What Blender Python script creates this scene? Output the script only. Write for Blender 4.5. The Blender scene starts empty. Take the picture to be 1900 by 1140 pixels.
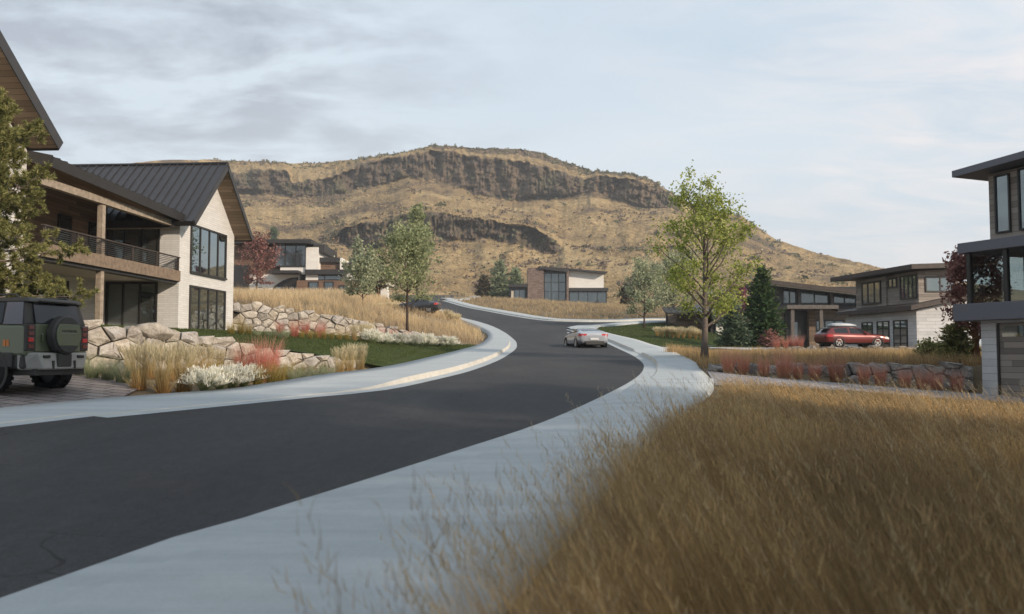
import bpy, bmesh, math, random
import numpy as np
from mathutils import Vector, Matrix
from mathutils.geometry import delaunay_2d_cdt
random.seed(7); RNG = np.random.default_rng(7)
SC = bpy.context.scene; COL = SC.collection
# ------------------------------------------------------------------ camera, sky, sun, exposure
CZ = 1.65                                   # eye height above the ground at the camera
FPX, PITCH = 1600.0, math.atan(85 / 1600.0)  # focal length in photo pixels, upward tilt
CT, ST = math.cos(PITCH), math.sin(PITCH)
cam = bpy.data.cameras.new('camera'); co = bpy.data.objects.new('camera', cam); COL.objects.link(co)
co.location = (0, 0, CZ); co.rotation_euler = (math.pi / 2 + PITCH, 0, 0)
cam.sensor_width = 36; cam.lens = 36 * FPX / 1900; cam.clip_start = 0.1; cam.clip_end = 6000
cam.dof.use_dof = True; cam.dof.focus_distance = 34; cam.dof.aperture_fstop = 1.6
SC.camera = co
SUN_EL, SUN_DIR = math.radians(24), Vector((0.80, -0.60, 0)).normalized()
w = bpy.data.worlds.new('World'); SC.world = w; w.use_nodes = True
nt = w.node_tree; nt.nodes.clear()
def wn(t, **k):
    n = nt.nodes.new(t)
    for a, b in k.items(): setattr(n, a, b)
    return n
def wl(a, b): nt.links.new(a, b)
def wmath(op, a, b=None):
    n = wn('ShaderNodeMath', operation=op)
    for i, v in enumerate((a, b)):
        if v is None: continue
        if isinstance(v, (int, float)): n.inputs[i].default_value = v
        else: wl(v, n.inputs[i])
    return n.outputs[0]
sky = wn('ShaderNodeTexSky', sky_type='NISHITA', sun_disc=False)
sky.sun_elevation = SUN_EL; sky.sun_rotation = math.atan2(SUN_DIR.x, SUN_DIR.y)
tc = wn('ShaderNodeTexCoord'); sep = wn('ShaderNodeSeparateXYZ'); wl(tc.outputs['Generated'], sep.inputs[0])
zz = wmath('ADD', wmath('MAXIMUM', sep.outputs[2], 0.0), 0.16)
cmb = wn('ShaderNodeCombineXYZ')
wl(wmath('DIVIDE', sep.outputs[0], zz), cmb.inputs[0]); wl(wmath('DIVIDE', sep.outputs[1], zz), cmb.inputs[1])
def wnoise(scale, detail, dist=0.0, off=(0, 0, 0), sx=1.0, rough=0.5):
    m = wn('ShaderNodeMapping'); m.inputs['Location'].default_value = off; m.inputs['Scale'].default_value = (1.0, sx, 1)
    wl(cmb.outputs[0], m.inputs[0])
    n = wn('ShaderNodeTexNoise'); n.inputs['Scale'].default_value = scale; n.inputs['Detail'].default_value = detail
    n.inputs['Distortion'].default_value = dist; n.inputs['Roughness'].default_value = rough; wl(m.outputs[0], n.inputs['Vector'])
    return n.outputs[0]
def wramp(v, stops):
    r = wn('ShaderNodeValToRGB'); e = r.color_ramp.elements
    while len(e) < len(stops): e.new(0.5)
    for el, (p, c) in zip(e, stops): el.position = p; el.color = (*c, 1) if len(c) == 3 else c
    wl(v, r.inputs[0]); return r.outputs[0]
def wmix(f, a, b):
    m = wn('ShaderNodeMix', data_type='RGBA')
    wl(f, m.inputs[0]) if not isinstance(f, float) else setattr(m.inputs[0], 'default_value', f)
    for s, v in ((6, a), (7, b)):
        if isinstance(v, tuple): m.inputs[s].default_value = (*v, 1)
        else: wl(v, m.inputs[s])
    return m.outputs[2]
# a thin high veil everywhere, grey cloud banks to the left, faint pink streaks to the right
base = wmix(0.86, sky.outputs[0], (5.2, 6.15, 7.1))
veil = wramp(wnoise(0.55, 5, 0.4, (3.1, 1.2, 0), 1.6), [(0.36, (0, 0, 0)), (0.72, (1, 1, 1))])
c1 = wmix(veil, base, (6.0, 6.75, 7.4))
left = wramp(wmath('ADD', wmath('MULTIPLY', sep.outputs[0], -1.0), 0.5), [(0.42, (0, 0, 0)), (0.78, (1, 1, 1))])
bank = wramp(wnoise(2.9, 6, 0.3, (0.7, 5.1, 0), 1.5, 0.6), [(0.40, (0, 0, 0)), (0.62, (1, 1, 1))])
c2 = wmix(wmath('MULTIPLY', wmath('MULTIPLY', left, bank), 0.9), c1, (3.3, 3.75, 4.5))
right = wramp(wmath('ADD', sep.outputs[0], 0.5), [(0.55, (0, 0, 0)), (0.95, (1, 1, 1))])
strk = wramp(wnoise(1.6, 7, 0.8, (2.3, 0.4, 0), 2.2, 0.6), [(0.40, (0, 0, 0)), (0.66, (1, 1, 1))])
c3 = wmix(wmath('MULTIPLY', wmath('MULTIPLY', right, strk), 0.85), c2, (7.9, 7.4, 7.35))
low = wramp(sep.outputs[2], [(0.0, (1, 1, 1)), (0.34, (0, 0, 0))])
c4 = wmix(wmath('MULTIPLY', low, 0.55), c3, (7.1, 7.3, 7.25))
bg = wn('ShaderNodeBackground'); bg.inputs[1].default_value = 0.1; wl(c4, bg.inputs[0])
wo = wn('ShaderNodeOutputWorld'); wl(bg.outputs[0], wo.inputs[0])
sl = bpy.data.lights.new('sun', 'SUN'); sl.energy = 3.7; sl.angle = math.radians(2.5); sl.color = (1.0, 0.84, 0.67)
so = bpy.data.objects.new('sun', sl); COL.objects.link(so)
sd = SUN_DIR * math.cos(SUN_EL) + Vector((0, 0, math.sin(SUN_EL)))
so.rotation_euler = sd.to_track_quat('Z', 'Y').to_euler(); so.location = (30, -30, 40)
SC.view_settings.view_transform = 'Standard'; SC.view_settings.look = 'None'; SC.view_settings.exposure = 0.36; SC.view_settings.gamma = 1
SC.render.engine = 'CYCLES'; SC.cycles.use_denoising = True
SC.cycles.max_bounces = 6; SC.cycles.transparent_max_bounces = 12

# ------------------------------------------------------------------ projection and terrain
def ray(px, py):
    u, v = (px - 950) / FPX, (570 - py) / FPX
    return np.array((u, CT - v * ST, ST + v * CT))
def P(px, py, Y):
    d = ray(px, py); k = Y / d[1]
    return Vector((d[0] * k, Y, CZ + d[2] * k))
def smooth(a, b, x): t = np.clip((x - a) / (b - a), 0, 1); return t * t * (3 - 2 * t)
_tx = np.arange(-200, 3200, 0.25)
_tb = np.interp(_tx, [-200, -60, -20, 5, 20, 40, 54, 65, 75, 85, 95, 110, 130, 150, 170, 200, 300, 3200],
                [-7, -3.2, -2.3, -1.6, -1.03, -.27, .3, 1.0, 1.8, 2.8, 3.9, 5.5, 7.4, 9.0, 10.0, 11, 14, 15])
for _ in range(3):
    _k = np.ones(25) / 25; _tb = np.convolve(np.pad(_tb, 12, mode='edge'), _k, 'valid')
def hb(y): return np.interp(y, _tx, _tb)
def xsL(y): return np.interp(y, [-60, 0, 17, 20.5, 24.5, 30.5, 39, 50, 58, 61, 69, 81.5, 93, 108, 130, 150], [-32, -15, -10.1, -8.6, -7.2, -4.7, -3.6, -2.3, -1.9, -1.7, -2.1, -4.1, -5.6, -8.8, -16, -22])
def xsR(y): return np.interp(y, [-60, 0, 5.4, 8, 11.5, 22.5, 31, 37.5, 49, 55.5, 59.5, 71, 80.5, 84], [-14, -1.2, -.07, .75, 1.65, 5.3, 6.8, 7.6, 8.7, 8.5, 8.3, 7.6, 7.5, 7.5])
LW = [(-13.5, 23.4), (-11.8, 24), (-10.6, 25.3), (-8.9, 27.5), (-7.4, 29.3), (-6.0, 31.0), (-5.2, 31.6)]
UW = [(-15.3, 47.2), (-11, 49.5), (-7.5, 52.3), (-3.8, 55), (-2.6, 56.3)]
RW = [(7.0, 30.6), (10, 30.3), (13, 29.9), (15.75, 29.5)]
RU = [(11.5, 55.5), (16, 54.6), (22, 54.2), (29, 54.4)]
def il(pts, x): return np.interp(x, [p[0] for p in pts], [p[1] for p in pts])
def H(x, y):
    x = np.asarray(x, float); y = np.asarray(y, float)
    b = hb(y); L = xsL(y) - x; R = x - xsR(y)
    tilt = 0.07 * smooth(110, 150, y) * np.clip(5 - x, -15, 15)
    # left lots
    bed = b + 0.075 * np.clip(L - .2, 0, 6)
    yl = il(LW, x)
    zt = np.interp(x, [-60, -14, -11.8, -8.9, -7.4, -6.3, -5.2, -4.5], [.85, .85, .7, .25, 0, -.25, -.5, -.6])
    sl_ = np.interp(x, [-14, -5], [.004, .048])
    pl = zt + sl_ * (y - yl)
    st = smooth(0, .35, y - yl)
    hl = np.where(x < -5.2, bed + (pl - bed) * st, b + (pl - b) * smooth(0, 1.2, L) * smooth(31, 33, y))
    hl = np.where(y > yl - .01, hl, bed)
    cap = np.interp(y, [45, 70, 110, 160], [3.0, 3.0, 2.2, 0.0])
    mu = b + np.minimum(cap, .22 * np.clip(L, 0, 99))
    su = smooth(0, .4, y - il(UW, x)) * np.where(x < -2.6, 1, 0) + np.where((x >= -2.6), smooth(56.3, 57, y), 0)
    hl = hl + (mu - hl) * su
    left = b + (hl - b) * smooth(0, .5, L)
    # right lots
    fr = b - np.clip(.075 * (R - .2), 0, .75)
    t1 = -.45 + .012 * (y - 30); t1 = b + (t1 - b) * smooth(0, 2.0, R)
    s1 = smooth(0, .35, y - il(RW, x))
    s1 = np.where(x < 7.0, smooth(28, 34, y), s1)
    r1 = fr + (t1 - fr) * s1
    t2 = .3 + .006 * (y - 54); ky = smooth(62, 74, y); t2 = b + (t2 - b) * smooth(9 + 6 * ky, 16 + 9 * ky, x)
    s2 = np.where(x > 11.5, smooth(0, .35, y - il(RU, x)), smooth(50, 58, y))
    r2 = r1 + (t2 - r1) * s2
    r3 = r2 + (b - r2) * smooth(84, 93, y) * 1.0
    right = b + (r3 - b) * smooth(0, .5, R)
    z = np.where(L > 0, left, np.where(R > 0, right, b)) + tilt
    return z + CZ
def h1(x, y): return float(H(np.array([x]), np.array([y]))[0])
_tt = np.concatenate([np.arange(2.5, 60, .02), np.arange(60, 260, .1)])
def G(px, py):
    d = ray(px, py); t = _tt / d[1]
    X, Y, Z = d[0] * t, d[1] * t, CZ + d[2] * t
    below = np.nonzero(Z <= H(X, Y))[0]
    i = below[0] if len(below) else len(t) - 1
    return Vector((X[i], Y[i], h1(X[i], Y[i])))
def GL(lst): return [tuple(G(*p)[:2]) for p in lst]
def resample(pts, step, closed=False):
    """Catmull-Rom through the points, sampled about every step metres"""
    p = [np.array(q, float) for q in pts]; n = len(p); out = []
    for i in range(n - 1):
        p0, p1, p2, p3 = p[max(i - 1, 0)], p[i], p[i + 1], p[min(i + 2, n - 1)]
        m = max(1, int(np.linalg.norm(p2 - p1) / step))
        for k in range(m):
            t = k / m
            out.append(.5 * (2 * p1 + (p2 - p0) * t + (2 * p0 - 5 * p1 + 4 * p2 - p3) * t * t + (3 * p1 - p0 - 3 * p2 + p3) * t ** 3))
    out.append(p[-1]); return np.array(out)
def offset(poly, d):
    """shift a polyline sideways; d>0 to the right of its direction"""
    p = np.asarray(poly); t = np.gradient(p, axis=0); t /= np.linalg.norm(t, axis=1)[:, None] + 1e-9
    n = np.stack([t[:, 1], -t[:, 0]], 1); dd = np.asarray(d, float)
    return p + n * (dd[:, None] if dd.ndim else dd)
def inpoly(px, py, poly):
    poly = np.asarray(poly); c = np.zeros(len(px), bool); j = len(poly) - 1
    for i in range(len(poly)):
        xi, yi, xj, yj = *poly[i], *poly[j]
        if yi != yj: c ^= ((yi > py) != (yj > py)) & (px < (xj - xi) * (py - yi) / (yj - yi) + xi)
        j = i
    return c
_lat = np.random.default_rng(3).random((256, 256))
def vnoise(x, y):
    xi, yi = np.floor(x).astype(int), np.floor(y).astype(int); fx, fy = x - xi, y - yi
    fx = fx * fx * (3 - 2 * fx); fy = fy * fy * (3 - 2 * fy)
    g = lambda a, b: _lat[a % 256, b % 256]
    return (g(xi, yi) * (1 - fx) + g(xi + 1, yi) * fx) * (1 - fy) + (g(xi, yi + 1) * (1 - fx) + g(xi + 1, yi + 1) * fx) * fy
def fbm(x, y, o=4):
    s = 0; a = .5; t = 0
    for i in range(o):
        s = s + a * vnoise(x + 17 * i, y + 31 * i); t += a; a *= .5; x, y = (x * .8 - y * .6) * 2.03, (x * .6 + y * .8) * 2.03
    return s / t

# ------------------------------------------------------------------ materials
class Nodes:
    def __init__(s, name):
        s.m = bpy.data.materials.new(name); s.m.use_nodes = True; s.t = s.m.node_tree; s.b = s.t.nodes['Principled BSDF']
        s.o = s.t.nodes['Material Output']
    def n(s, t, **k):
        x = s.t.nodes.new(t)
        for a, b in k.items(): setattr(x, a, b)
        return x
    def set(s, sock, v):
        if isinstance(v, (int, float)): sock.default_value = v
        elif isinstance(v, tuple): sock.default_value = (*v, 1) if len(v) == 3 and sock.type == 'RGBA' else v
        else: s.t.links.new(v, sock)
    def math(s, op, a, b=0.0, c=None):
        x = s.n('ShaderNodeMath', operation=op); s.set(x.inputs[0], a); s.set(x.inputs[1], b)
        if c is not None: s.set(x.inputs[2], c)
        return x.outputs[0]
    def mix(s, f, a, b, bt='MIX'):
        x = s.n('ShaderNodeMix', data_type='RGBA', blend_type=bt); s.set(x.inputs[0], f); s.set(x.inputs[6], a); s.set(x.inputs[7], b); return x.outputs[2]
    def ramp(s, v, stops):
        r = s.n('ShaderNodeValToRGB'); e = r.color_ramp.elements
        while len(e) < len(stops): e.new(.5)
        for el, (p, c) in zip(e, stops): el.position = p; el.color = (*c, 1) if isinstance(c, tuple) else (c, c, c, 1)
        s.set(r.inputs[0], v); return r.outputs[0]
    def pos(s): return s.n('ShaderNodeNewGeometry').outputs['Position']
    def obj(s): return s.n('ShaderNodeTexCoord').outputs['Object']
    def noise(s, vec, scale, detail=4, rough=.5, sc=(1, 1, 1), dist=0.0):
        m = s.n('ShaderNodeMapping'); m.inputs['Scale'].default_value = sc; s.set(m.inputs[0], vec)
        x = s.n('ShaderNodeTexNoise'); x.inputs['Scale'].default_value = scale; x.inputs['Detail'].default_value = detail
        x.inputs['Roughness'].default_value = rough; x.inputs['Distortion'].default_value = dist; s.set(x.inputs['Vector'], m.outputs[0]); return x.outputs[0]
    def wall(s):
        """(along the wall, height) from the surface's own direction"""
        g = s.n('ShaderNodeNewGeometry'); c = s.n('ShaderNodeVectorMath', operation='CROSS_PRODUCT'); s.set(c.inputs[0], (0, 0, 1)); s.set(c.inputs[1], g.outputs['True Normal'])
        nn = s.n('ShaderNodeVectorMath', operation='NORMALIZE'); s.set(nn.inputs[0], c.outputs[0])
        d = s.n('ShaderNodeVectorMath', operation='DOT_PRODUCT'); s.set(d.inputs[0], g.outputs['Position']); s.set(d.inputs[1], nn.outputs[0])
        z = s.n('ShaderNodeSeparateXYZ'); s.set(z.inputs[0], g.outputs['Position'])
        k = s.n('ShaderNodeCombineXYZ'); s.set(k.inputs[0], d.outputs['Value']); s.set(k.inputs[1], z.outputs[2]); return k.outputs[0]
    def bump(s, h, strength=.3, dist=.02):
        b = s.n('ShaderNodeBump'); b.inputs['Strength'].default_value = strength; b.inputs['Distance'].default_value = dist; s.set(b.inputs['Height'], h); s.set(s.b.inputs['Normal'], b.outputs[0])
    def fin(s, col, rough=.7, spec=.3, metal=0.0):
        s.set(s.b.inputs['Base Color'], col); s.set(s.b.inputs['Roughness'], rough); s.b.inputs['Specular IOR Level'].default_value = spec; s.b.inputs['Metallic'].default_value = metal; return s.m
def simple(name, col, rough=.6, spec=.3, metal=0.0, var=.15, scale=3.0, bump=0.0):
    k = Nodes(name); f = k.noise(k.obj(), scale, 5, .6)
    c = k.mix(k.ramp(f, [(.3, 0.0), (.7, 1.0)]), tuple(x * (1 - var) for x in col), tuple(min(1, x * (1 + var)) for x in col))
    if bump: k.bump(k.noise(k.obj(), scale * 12, 4), bump, .02)
    return k.fin(c, rough, spec, metal)
def leafmat(name, stops, trans=.35, rough=.6):
    """every leaf or blade its own shade, a little light through it"""
    k = Nodes(name); g = k.n('ShaderNodeNewGeometry'); c = k.ramp(g.outputs['Random Per Island'], stops)
    k.fin(c, rough, .15); tr = k.n('ShaderNodeBsdfTranslucent'); k.set(tr.inputs[0], c)
    ms = k.n('ShaderNodeMixShader'); ms.inputs[0].default_value = trans; k.t.links.new(k.b.outputs[0], ms.inputs[1]); k.t.links.new(tr.outputs[0], ms.inputs[2]); k.t.links.new(ms.outputs[0], k.o.inputs[0]); return k.m
def blademat(name, root, tip, jit=.3, trans=.3, mid=None, patch=None):
    """blades: the plant's own root and tip colours, each blade a little different"""
    k = Nodes(name); g = k.n('ShaderNodeNewGeometry'); a = k.n('ShaderNodeAttribute', attribute_name='along')
    st = [(0.0, root), (1.0, tip)] if mid is None else [(0.0, root), (.5, mid), (1.0, tip)]
    c = k.ramp(a.outputs['Fac'], st)
    f = k.math('MULTIPLY', k.math('ADD', k.math('MULTIPLY', g.outputs['Random Per Island'], 2 * jit), 1 - jit), k.math('ADD', k.math('MULTIPLY', k.n('ShaderNodeObjectInfo').outputs['Random'], .4), .8))
    v = k.n('ShaderNodeVectorMath', operation='SCALE'); k.set(v.inputs[0], c); k.set(v.inputs['Scale'], f); c = v.outputs[0]
    if patch: c = k.mix(k.math('MULTIPLY', k.ramp(k.noise(k.pos(), patch[0], 4, .6), [(.45, 0.0), (.62, 1.0)]), patch[1]), c, patch[2])
    k.fin(c, .65, .15); tr = k.n('ShaderNodeBsdfTranslucent'); k.set(tr.inputs[0], c)
    ms = k.n('ShaderNodeMixShader'); ms.inputs[0].default_value = trans; k.t.links.new(k.b.outputs[0], ms.inputs[1]); k.t.links.new(tr.outputs[0], ms.inputs[2]); k.t.links.new(ms.outputs[0], k.o.inputs[0]); return k.m
def m_brick(name, c1, c2, mortar, bw=.5, rh=.1, ms=.008, bump=.5, patch=.25):
    k = Nodes(name); u = k.wall(); br = k.n('ShaderNodeTexBrick'); br.offset = .5; k.set(br.inputs['Vector'], u)
    for i, v in (('Color1', c1), ('Color2', c2), ('Mortar', mortar)): k.set(br.inputs[i], v)
    br.inputs['Scale'].default_value = 1; br.inputs['Mortar Size'].default_value = ms; br.inputs['Brick Width'].default_value = bw; br.inputs['Row Height'].default_value = rh; br.inputs['Mortar Smooth'].default_value = .4
    n = k.noise(u, 1.3, 6, .65); c = k.mix(k.math('MULTIPLY', k.ramp(n, [(.35, 0.0), (.7, 1.0)]), patch), br.outputs[0], tuple(x * .6 for x in c1))
    n2 = k.noise(u, 9, 4, .7); c = k.mix(k.math('MULTIPLY', k.ramp(n2, [(.5, 0.0), (.75, 1.0)]), .3), c, tuple(x * .66 for x in c2))
    k.bump(k.math('ADD', k.math('MULTIPLY', br.outputs['Fac'], -1.0), k.math('MULTIPLY', k.noise(u, 14, 5), .8)), bump, .02)
    return k.fin(c, .85, .2)
def m_boards(name, c1, c2, row=.15, vert=False, dark=.35):
    k = Nodes(name); u = k.wall(); sp = k.n('ShaderNodeSeparateXYZ'); k.set(sp.inputs[0], u)
    a, b = (sp.outputs[1], sp.outputs[0]) if not vert else (sp.outputs[0], sp.outputs[1])
    r = k.math('DIVIDE', a, row); i = k.math('FLOOR', r); fr = k.math('FRACT', r)
    wnz = k.n('ShaderNodeTexWhiteNoise', noise_dimensions='2D'); cb = k.n('ShaderNodeCombineXYZ'); k.set(cb.inputs[0], i)
    k.set(cb.inputs[1], k.math('FLOOR', k.math('ADD', k.math('DIVIDE', b, 2.4), k.math('MULTIPLY', i, .37)))); k.set(wnz.inputs['Vector'], cb.outputs[0])
    g = k.noise(u, 4, 6, .65, (1, 18, 1) if not vert else (18, 1, 1)); f = k.math('ADD', k.math('MULTIPLY', wnz.outputs[0], .65), k.math('MULTIPLY', g, .5))
    c = k.ramp(f, [(.15, c1), (.95, c2)])
    gap = k.math('LESS_THAN', fr, .07); c = k.mix(k.math('MULTIPLY', gap, 1 - dark), c, (.012, .01, .008))
    k.bump(k.math('SUBTRACT', k.math('MULTIPLY', g, .4), gap), .5, .01); return k.fin(c, .7, .25)
def m_flat(name, cols, scale, sc=(1, 1, 1), rough=.8, fine=(.5, 60), bump=.25, spec=.3):
    """ground sheet: broad patches plus fine grain, in world metres"""
    k = Nodes(name); p = k.pos(); c = k.ramp(k.noise(p, scale, 6, .6, sc, .3), cols)
    g = k.noise(p, fine[1], 3, .7); c = k.mix(fine[0], c, k.ramp(g, [(.3, .35), (.7, .65)]), 'OVERLAY')
    c = k.mix(fine[0] * .6, c, k.ramp(k.noise(p, fine[1] * .16, 4, .75, (1, .6, 1)), [(.3, .36), (.7, .64)]), 'OVERLAY')
    k.bump(g, bump, .01); return k.fin(c, rough, spec)
M = {}
M['asphalt'] = m_flat('asphalt', [(.3, (.030, .030, .033)), (.55, (.041, .041, .043)), (.75, (.052, .051, .052))], .35, fine=(.85, 45), rough=.82, bump=.5)
k = Nodes('asphalt_worn'); p = k.pos(); g = k.noise(p, 42, 3, .75); g2 = k.noise(p, 7, 5, .75, (1, .5, 1)); big = k.noise(p, .35, 6, .6, (1, .45, 1), .4)
c = k.ramp(big, [(.3, (.029, .029, .032)), (.52, (.040, .040, .042)), (.72, (.054, .053, .054))]); c = k.mix(.9, c, k.ramp(g, [(.3, .28), (.7, .72)]), 'OVERLAY'); c = k.mix(.55, c, k.ramp(g2, [(.32, .34), (.68, .66)]), 'OVERLAY')
wv = k.n('ShaderNodeVectorMath', operation='ADD'); nz = k.n('ShaderNodeTexNoise'); nz.inputs['Scale'].default_value = .9; k.set(nz.inputs['Vector'], p); k.set(wv.inputs[0], p); k.set(wv.inputs[1], nz.outputs[1])
vr = k.n('ShaderNodeTexVoronoi', feature='DISTANCE_TO_EDGE'); vr.inputs['Scale'].default_value = .22; k.set(vr.inputs['Vector'], wv.outputs[0])
ck = k.math('MULTIPLY', k.math('LESS_THAN', vr.outputs['Distance'], .0035), k.ramp(k.noise(p, .18, 3, .6), [(.48, 0.0), (.56, .75)])); c = k.mix(ck, c, (.012, .012, .012)); k.bump(g, .6, .01); M['asphalt'] = k.fin(c, .84, .3)
M['concrete'] = m_flat('concrete', [(.25, (.33, .362, .373)), (.5, (.39, .422, .435)), (.75, (.45, .482, .495))], .9, (.35, 2.2, 1), fine=(.22, 50), rough=.85, bump=.15)
M['kerb'] = m_flat('sun_warmed_kerb', [(.3, (.44, .42, .37)), (.7, (.58, .55, .49))], 1.2, fine=(.25, 40), rough=.85, bump=.2)  # same concrete as the walk, with the warm sunlight put into its colour
M['soil'] = m_flat('soil', [(.3, (.10, .075, .045)), (.55, (.17, .13, .08)), (.75, (.24, .19, .12))], .5, fine=(.6, 14), rough=.95, bump=.8)
M['mulch'] = m_flat('mulch', [(.3, (.06, .045, .03)), (.7, (.15, .115, .08))], 3, fine=(.8, 30), rough=.95, bump=.9)
M['turf'] = m_flat('turf', [(.3, (.032, .045, .012)), (.55, (.050, .068, .019)), (.75, (.07, .088, .028))], .7, (.5, 1.6, 1), fine=(.6, 18), rough=.95, bump=.7, spec=.1)
def m_paver(name, cols, mortar, bw, rh, rot):
    k = Nodes(name); mp = k.n('ShaderNodeMapping'); mp.inputs['Rotation'].default_value = (0, 0, rot); k.set(mp.inputs[0], k.pos())
    br = k.n('ShaderNodeTexBrick'); k.set(br.inputs['Vector'], mp.outputs[0]); br.inputs['Scale'].default_value = 1; br.inputs['Brick Width'].default_value = bw; br.inputs['Row Height'].default_value = rh; br.inputs['Mortar Size'].default_value = .022
    k.set(br.inputs['Color1'], cols[0]); k.set(br.inputs['Color2'], cols[1]); k.set(br.inputs['Mortar'], mortar)
    g = k.noise(k.pos(), 22, 4, .7); c = k.mix(.6, br.outputs[0], k.ramp(g, [(.3, .3), (.7, .7)]), 'OVERLAY'); k.bump(k.math('SUBTRACT', g, k.math('MULTIPLY', br.outputs['Fac'], 2.0)), .6, .03); return k.fin(c, .8, .25)
M['paver'] = m_paver('stone_pavers', ((.19, .165, .16), (.30, .265, .25)), (.03, .027, .025), .62, .4, .25)
M['paver_grey'] = m_paver('grey_pavers', ((.25, .24, .25), (.36, .34, .35)), (.06, .06, .06), .5, .3, -.1)
M['brick'] = m_brick('limewashed_brick', (.62, .605, .575), (.70, .685, .66), (.48, .465, .44), .62, .105)
M['brick_far'] = m_brick('cream_stucco_brick', (.72, .69, .64), (.78, .76, .71), (.62, .59, .54), .8, .2, .01, .2, .12)
M['brick_grey'] = m_brick('pale_plank_brick', (.50, .50, .50), (.60, .60, .60), (.36, .36, .36), 1.3, .24, .012, .5)
M['fieldstone'] = m_brick('brown_ledgestone', (.16, .115, .095), (.29, .22, .19), (.07, .055, .05), .55, .16, .02, .9, .35)
M['wood'] = m_boards('weathered_wood', (.10, .07, .048), (.25, .18, .125), .16)
M['wood_grey'] = m_boards('grey_weathered_boards', (.14, .12, .105), (.34, .30, .26), .2)
M['wood_red'] = m_boards('brown_cedar_slats', (.13, .08, .055), (.21, .135, .095), .17)
M['timber'] = simple('timber', (.31, .255, .20), .75, .2, var=.35, scale=6)
M['timber_brown'] = simple('brown_timber', (.20, .15, .11), .75, .2, var=.3, scale=6)
M['timber_grey'] = simple('grey_timber', (.13, .115, .105), .75, .2, var=.3, scale=6)
M['soffit'] = m_boards('soffit_boards', (.17, .12, .08), (.33, .24, .165), .14)
M['fascia'] = simple('dark_fascia', (.035, .033, .033), .5, .4)
M['roof'] = simple('standing_seam_metal', (.032, .031, .034), .42, .5, .0, .12, 1.2)
M['roof_brown'] = simple('brown_roof_edge', (.055, .042, .036), .6, .35, var=.2)
M['band'] = simple('slate_grey_panel', (.125, .127, .15), .55, .4, var=.08, scale=30)
M['frame'] = simple('dark_bronze_frame', (.022, .020, .019), .4, .5)
M['white'] = simple('white_render', (.70, .67, .62), .8, .2, var=.05)
M['cream'] = simple('cream_trim', (.50, .45, .36), .7, .2)
def m_glass(name, tint, mixf=.55, rough=.02):
    """window glass over a dim room: dark body with a clear mirror coat"""
    k = Nodes(name); p = k.wall(); f = k.noise(p, .8, 2, .5, (1.5, .35, 1))
    k.fin(k.ramp(f, [(.35, tuple(t * .5 for t in tint)), (.65, tint)]), rough, .9)
    gl = k.n('ShaderNodeBsdfGlossy'); gl.inputs['Roughness'].default_value = rough; k.set(gl.inputs[0], (.62, .74, .76))
    fr = k.n('ShaderNodeFresnel'); fr.inputs[0].default_value = 1.6
    ms = k.n('ShaderNodeMixShader'); k.set(ms.inputs[0], k.math('ADD', k.math('MULTIPLY', fr.outputs[0], 1.1), mixf)); k.t.links.new(k.b.outputs[0], ms.inputs[1]); k.t.links.new(gl.outputs[0], ms.inputs[2]); k.t.links.new(ms.outputs[0], k.o.inputs[0]); return k.m
M['glass'] = m_glass('window_glass', (.02, .026, .028), .18)
M['glass_lifted'] = m_glass('lifted_window_glass', (.085, .09, .085), .17)  # body tone and mirror share lifted to brighten panes lying in shade
M['glass_far'] = m_glass('far_window_glass', (.045, .058, .066), .02, .08)
k = Nodes('clear_glass'); tr = k.n('ShaderNodeBsdfTransparent'); k.set(tr.inputs[0], (.72, .76, .76)); gl = k.n('ShaderNodeBsdfGlossy'); gl.inputs['Roughness'].default_value = .01
ms = k.n('ShaderNodeMixShader'); fr = k.n('ShaderNodeFresnel'); fr.inputs[0].default_value = 1.5; gg = k.n('ShaderNodeNewGeometry'); k.set(ms.inputs[0], k.math('MULTIPLY', fr.outputs[0], k.math('SUBTRACT', 1.0, gg.outputs['Backfacing']))); k.t.links.new(tr.outputs[0], ms.inputs[1]); k.t.links.new(gl.outputs[0], ms.inputs[2]); k.t.links.new(ms.outputs[0], k.o.inputs[0]); M['clear'] = k.m
def stonemat(name, stops):
    k = Nodes(name); g = k.n('ShaderNodeNewGeometry'); c = k.ramp(g.outputs['Random Per Island'], stops); p = k.pos()
    n1 = k.noise(p, 3.5, 6, .65); c = k.mix(k.ramp(n1, [(.35, .0), (.7, .55)]), c, (.16, .13, .11)); n2 = k.noise(p, 16, 5, .7)
    c = k.mix(.7, c, k.ramp(n2, [(.3, .3), (.7, .72)]), 'OVERLAY'); k.bump(k.math('ADD', n1, k.math('MULTIPLY', n2, .5)), .9, .06); return k.fin(c, .9, .15)
M['stone'] = stonemat('boulder_stone', [(0, (.36, .335, .30)), (.3, (.49, .445, .38)), (.55, (.42, .40, .375)), (.8, (.57, .52, .45)), (1, (.46, .40, .31))])
M['stone_grey'] = stonemat('grey_boulder_stone', [(0, (.22, .215, .21)), (.4, (.30, .285, .265)), (.75, (.36, .34, .31)), (1, (.30, .27, .22))])
M['joint'] = simple('dark_joint', (.05, .042, .035), .95, .1)
M['bark'] = simple('bark', (.16, .13, .11), .9, .1, var=.4, scale=9, bump=.8)
M['bark_dark'] = simple('dark_bark', (.07, .05, .042), .9, .1, var=.3, scale=9, bump=.8)
M['bark_red'] = simple('red_bark', (.17, .085, .045), .9, .1, var=.3, scale=9, bump=.8)
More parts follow.
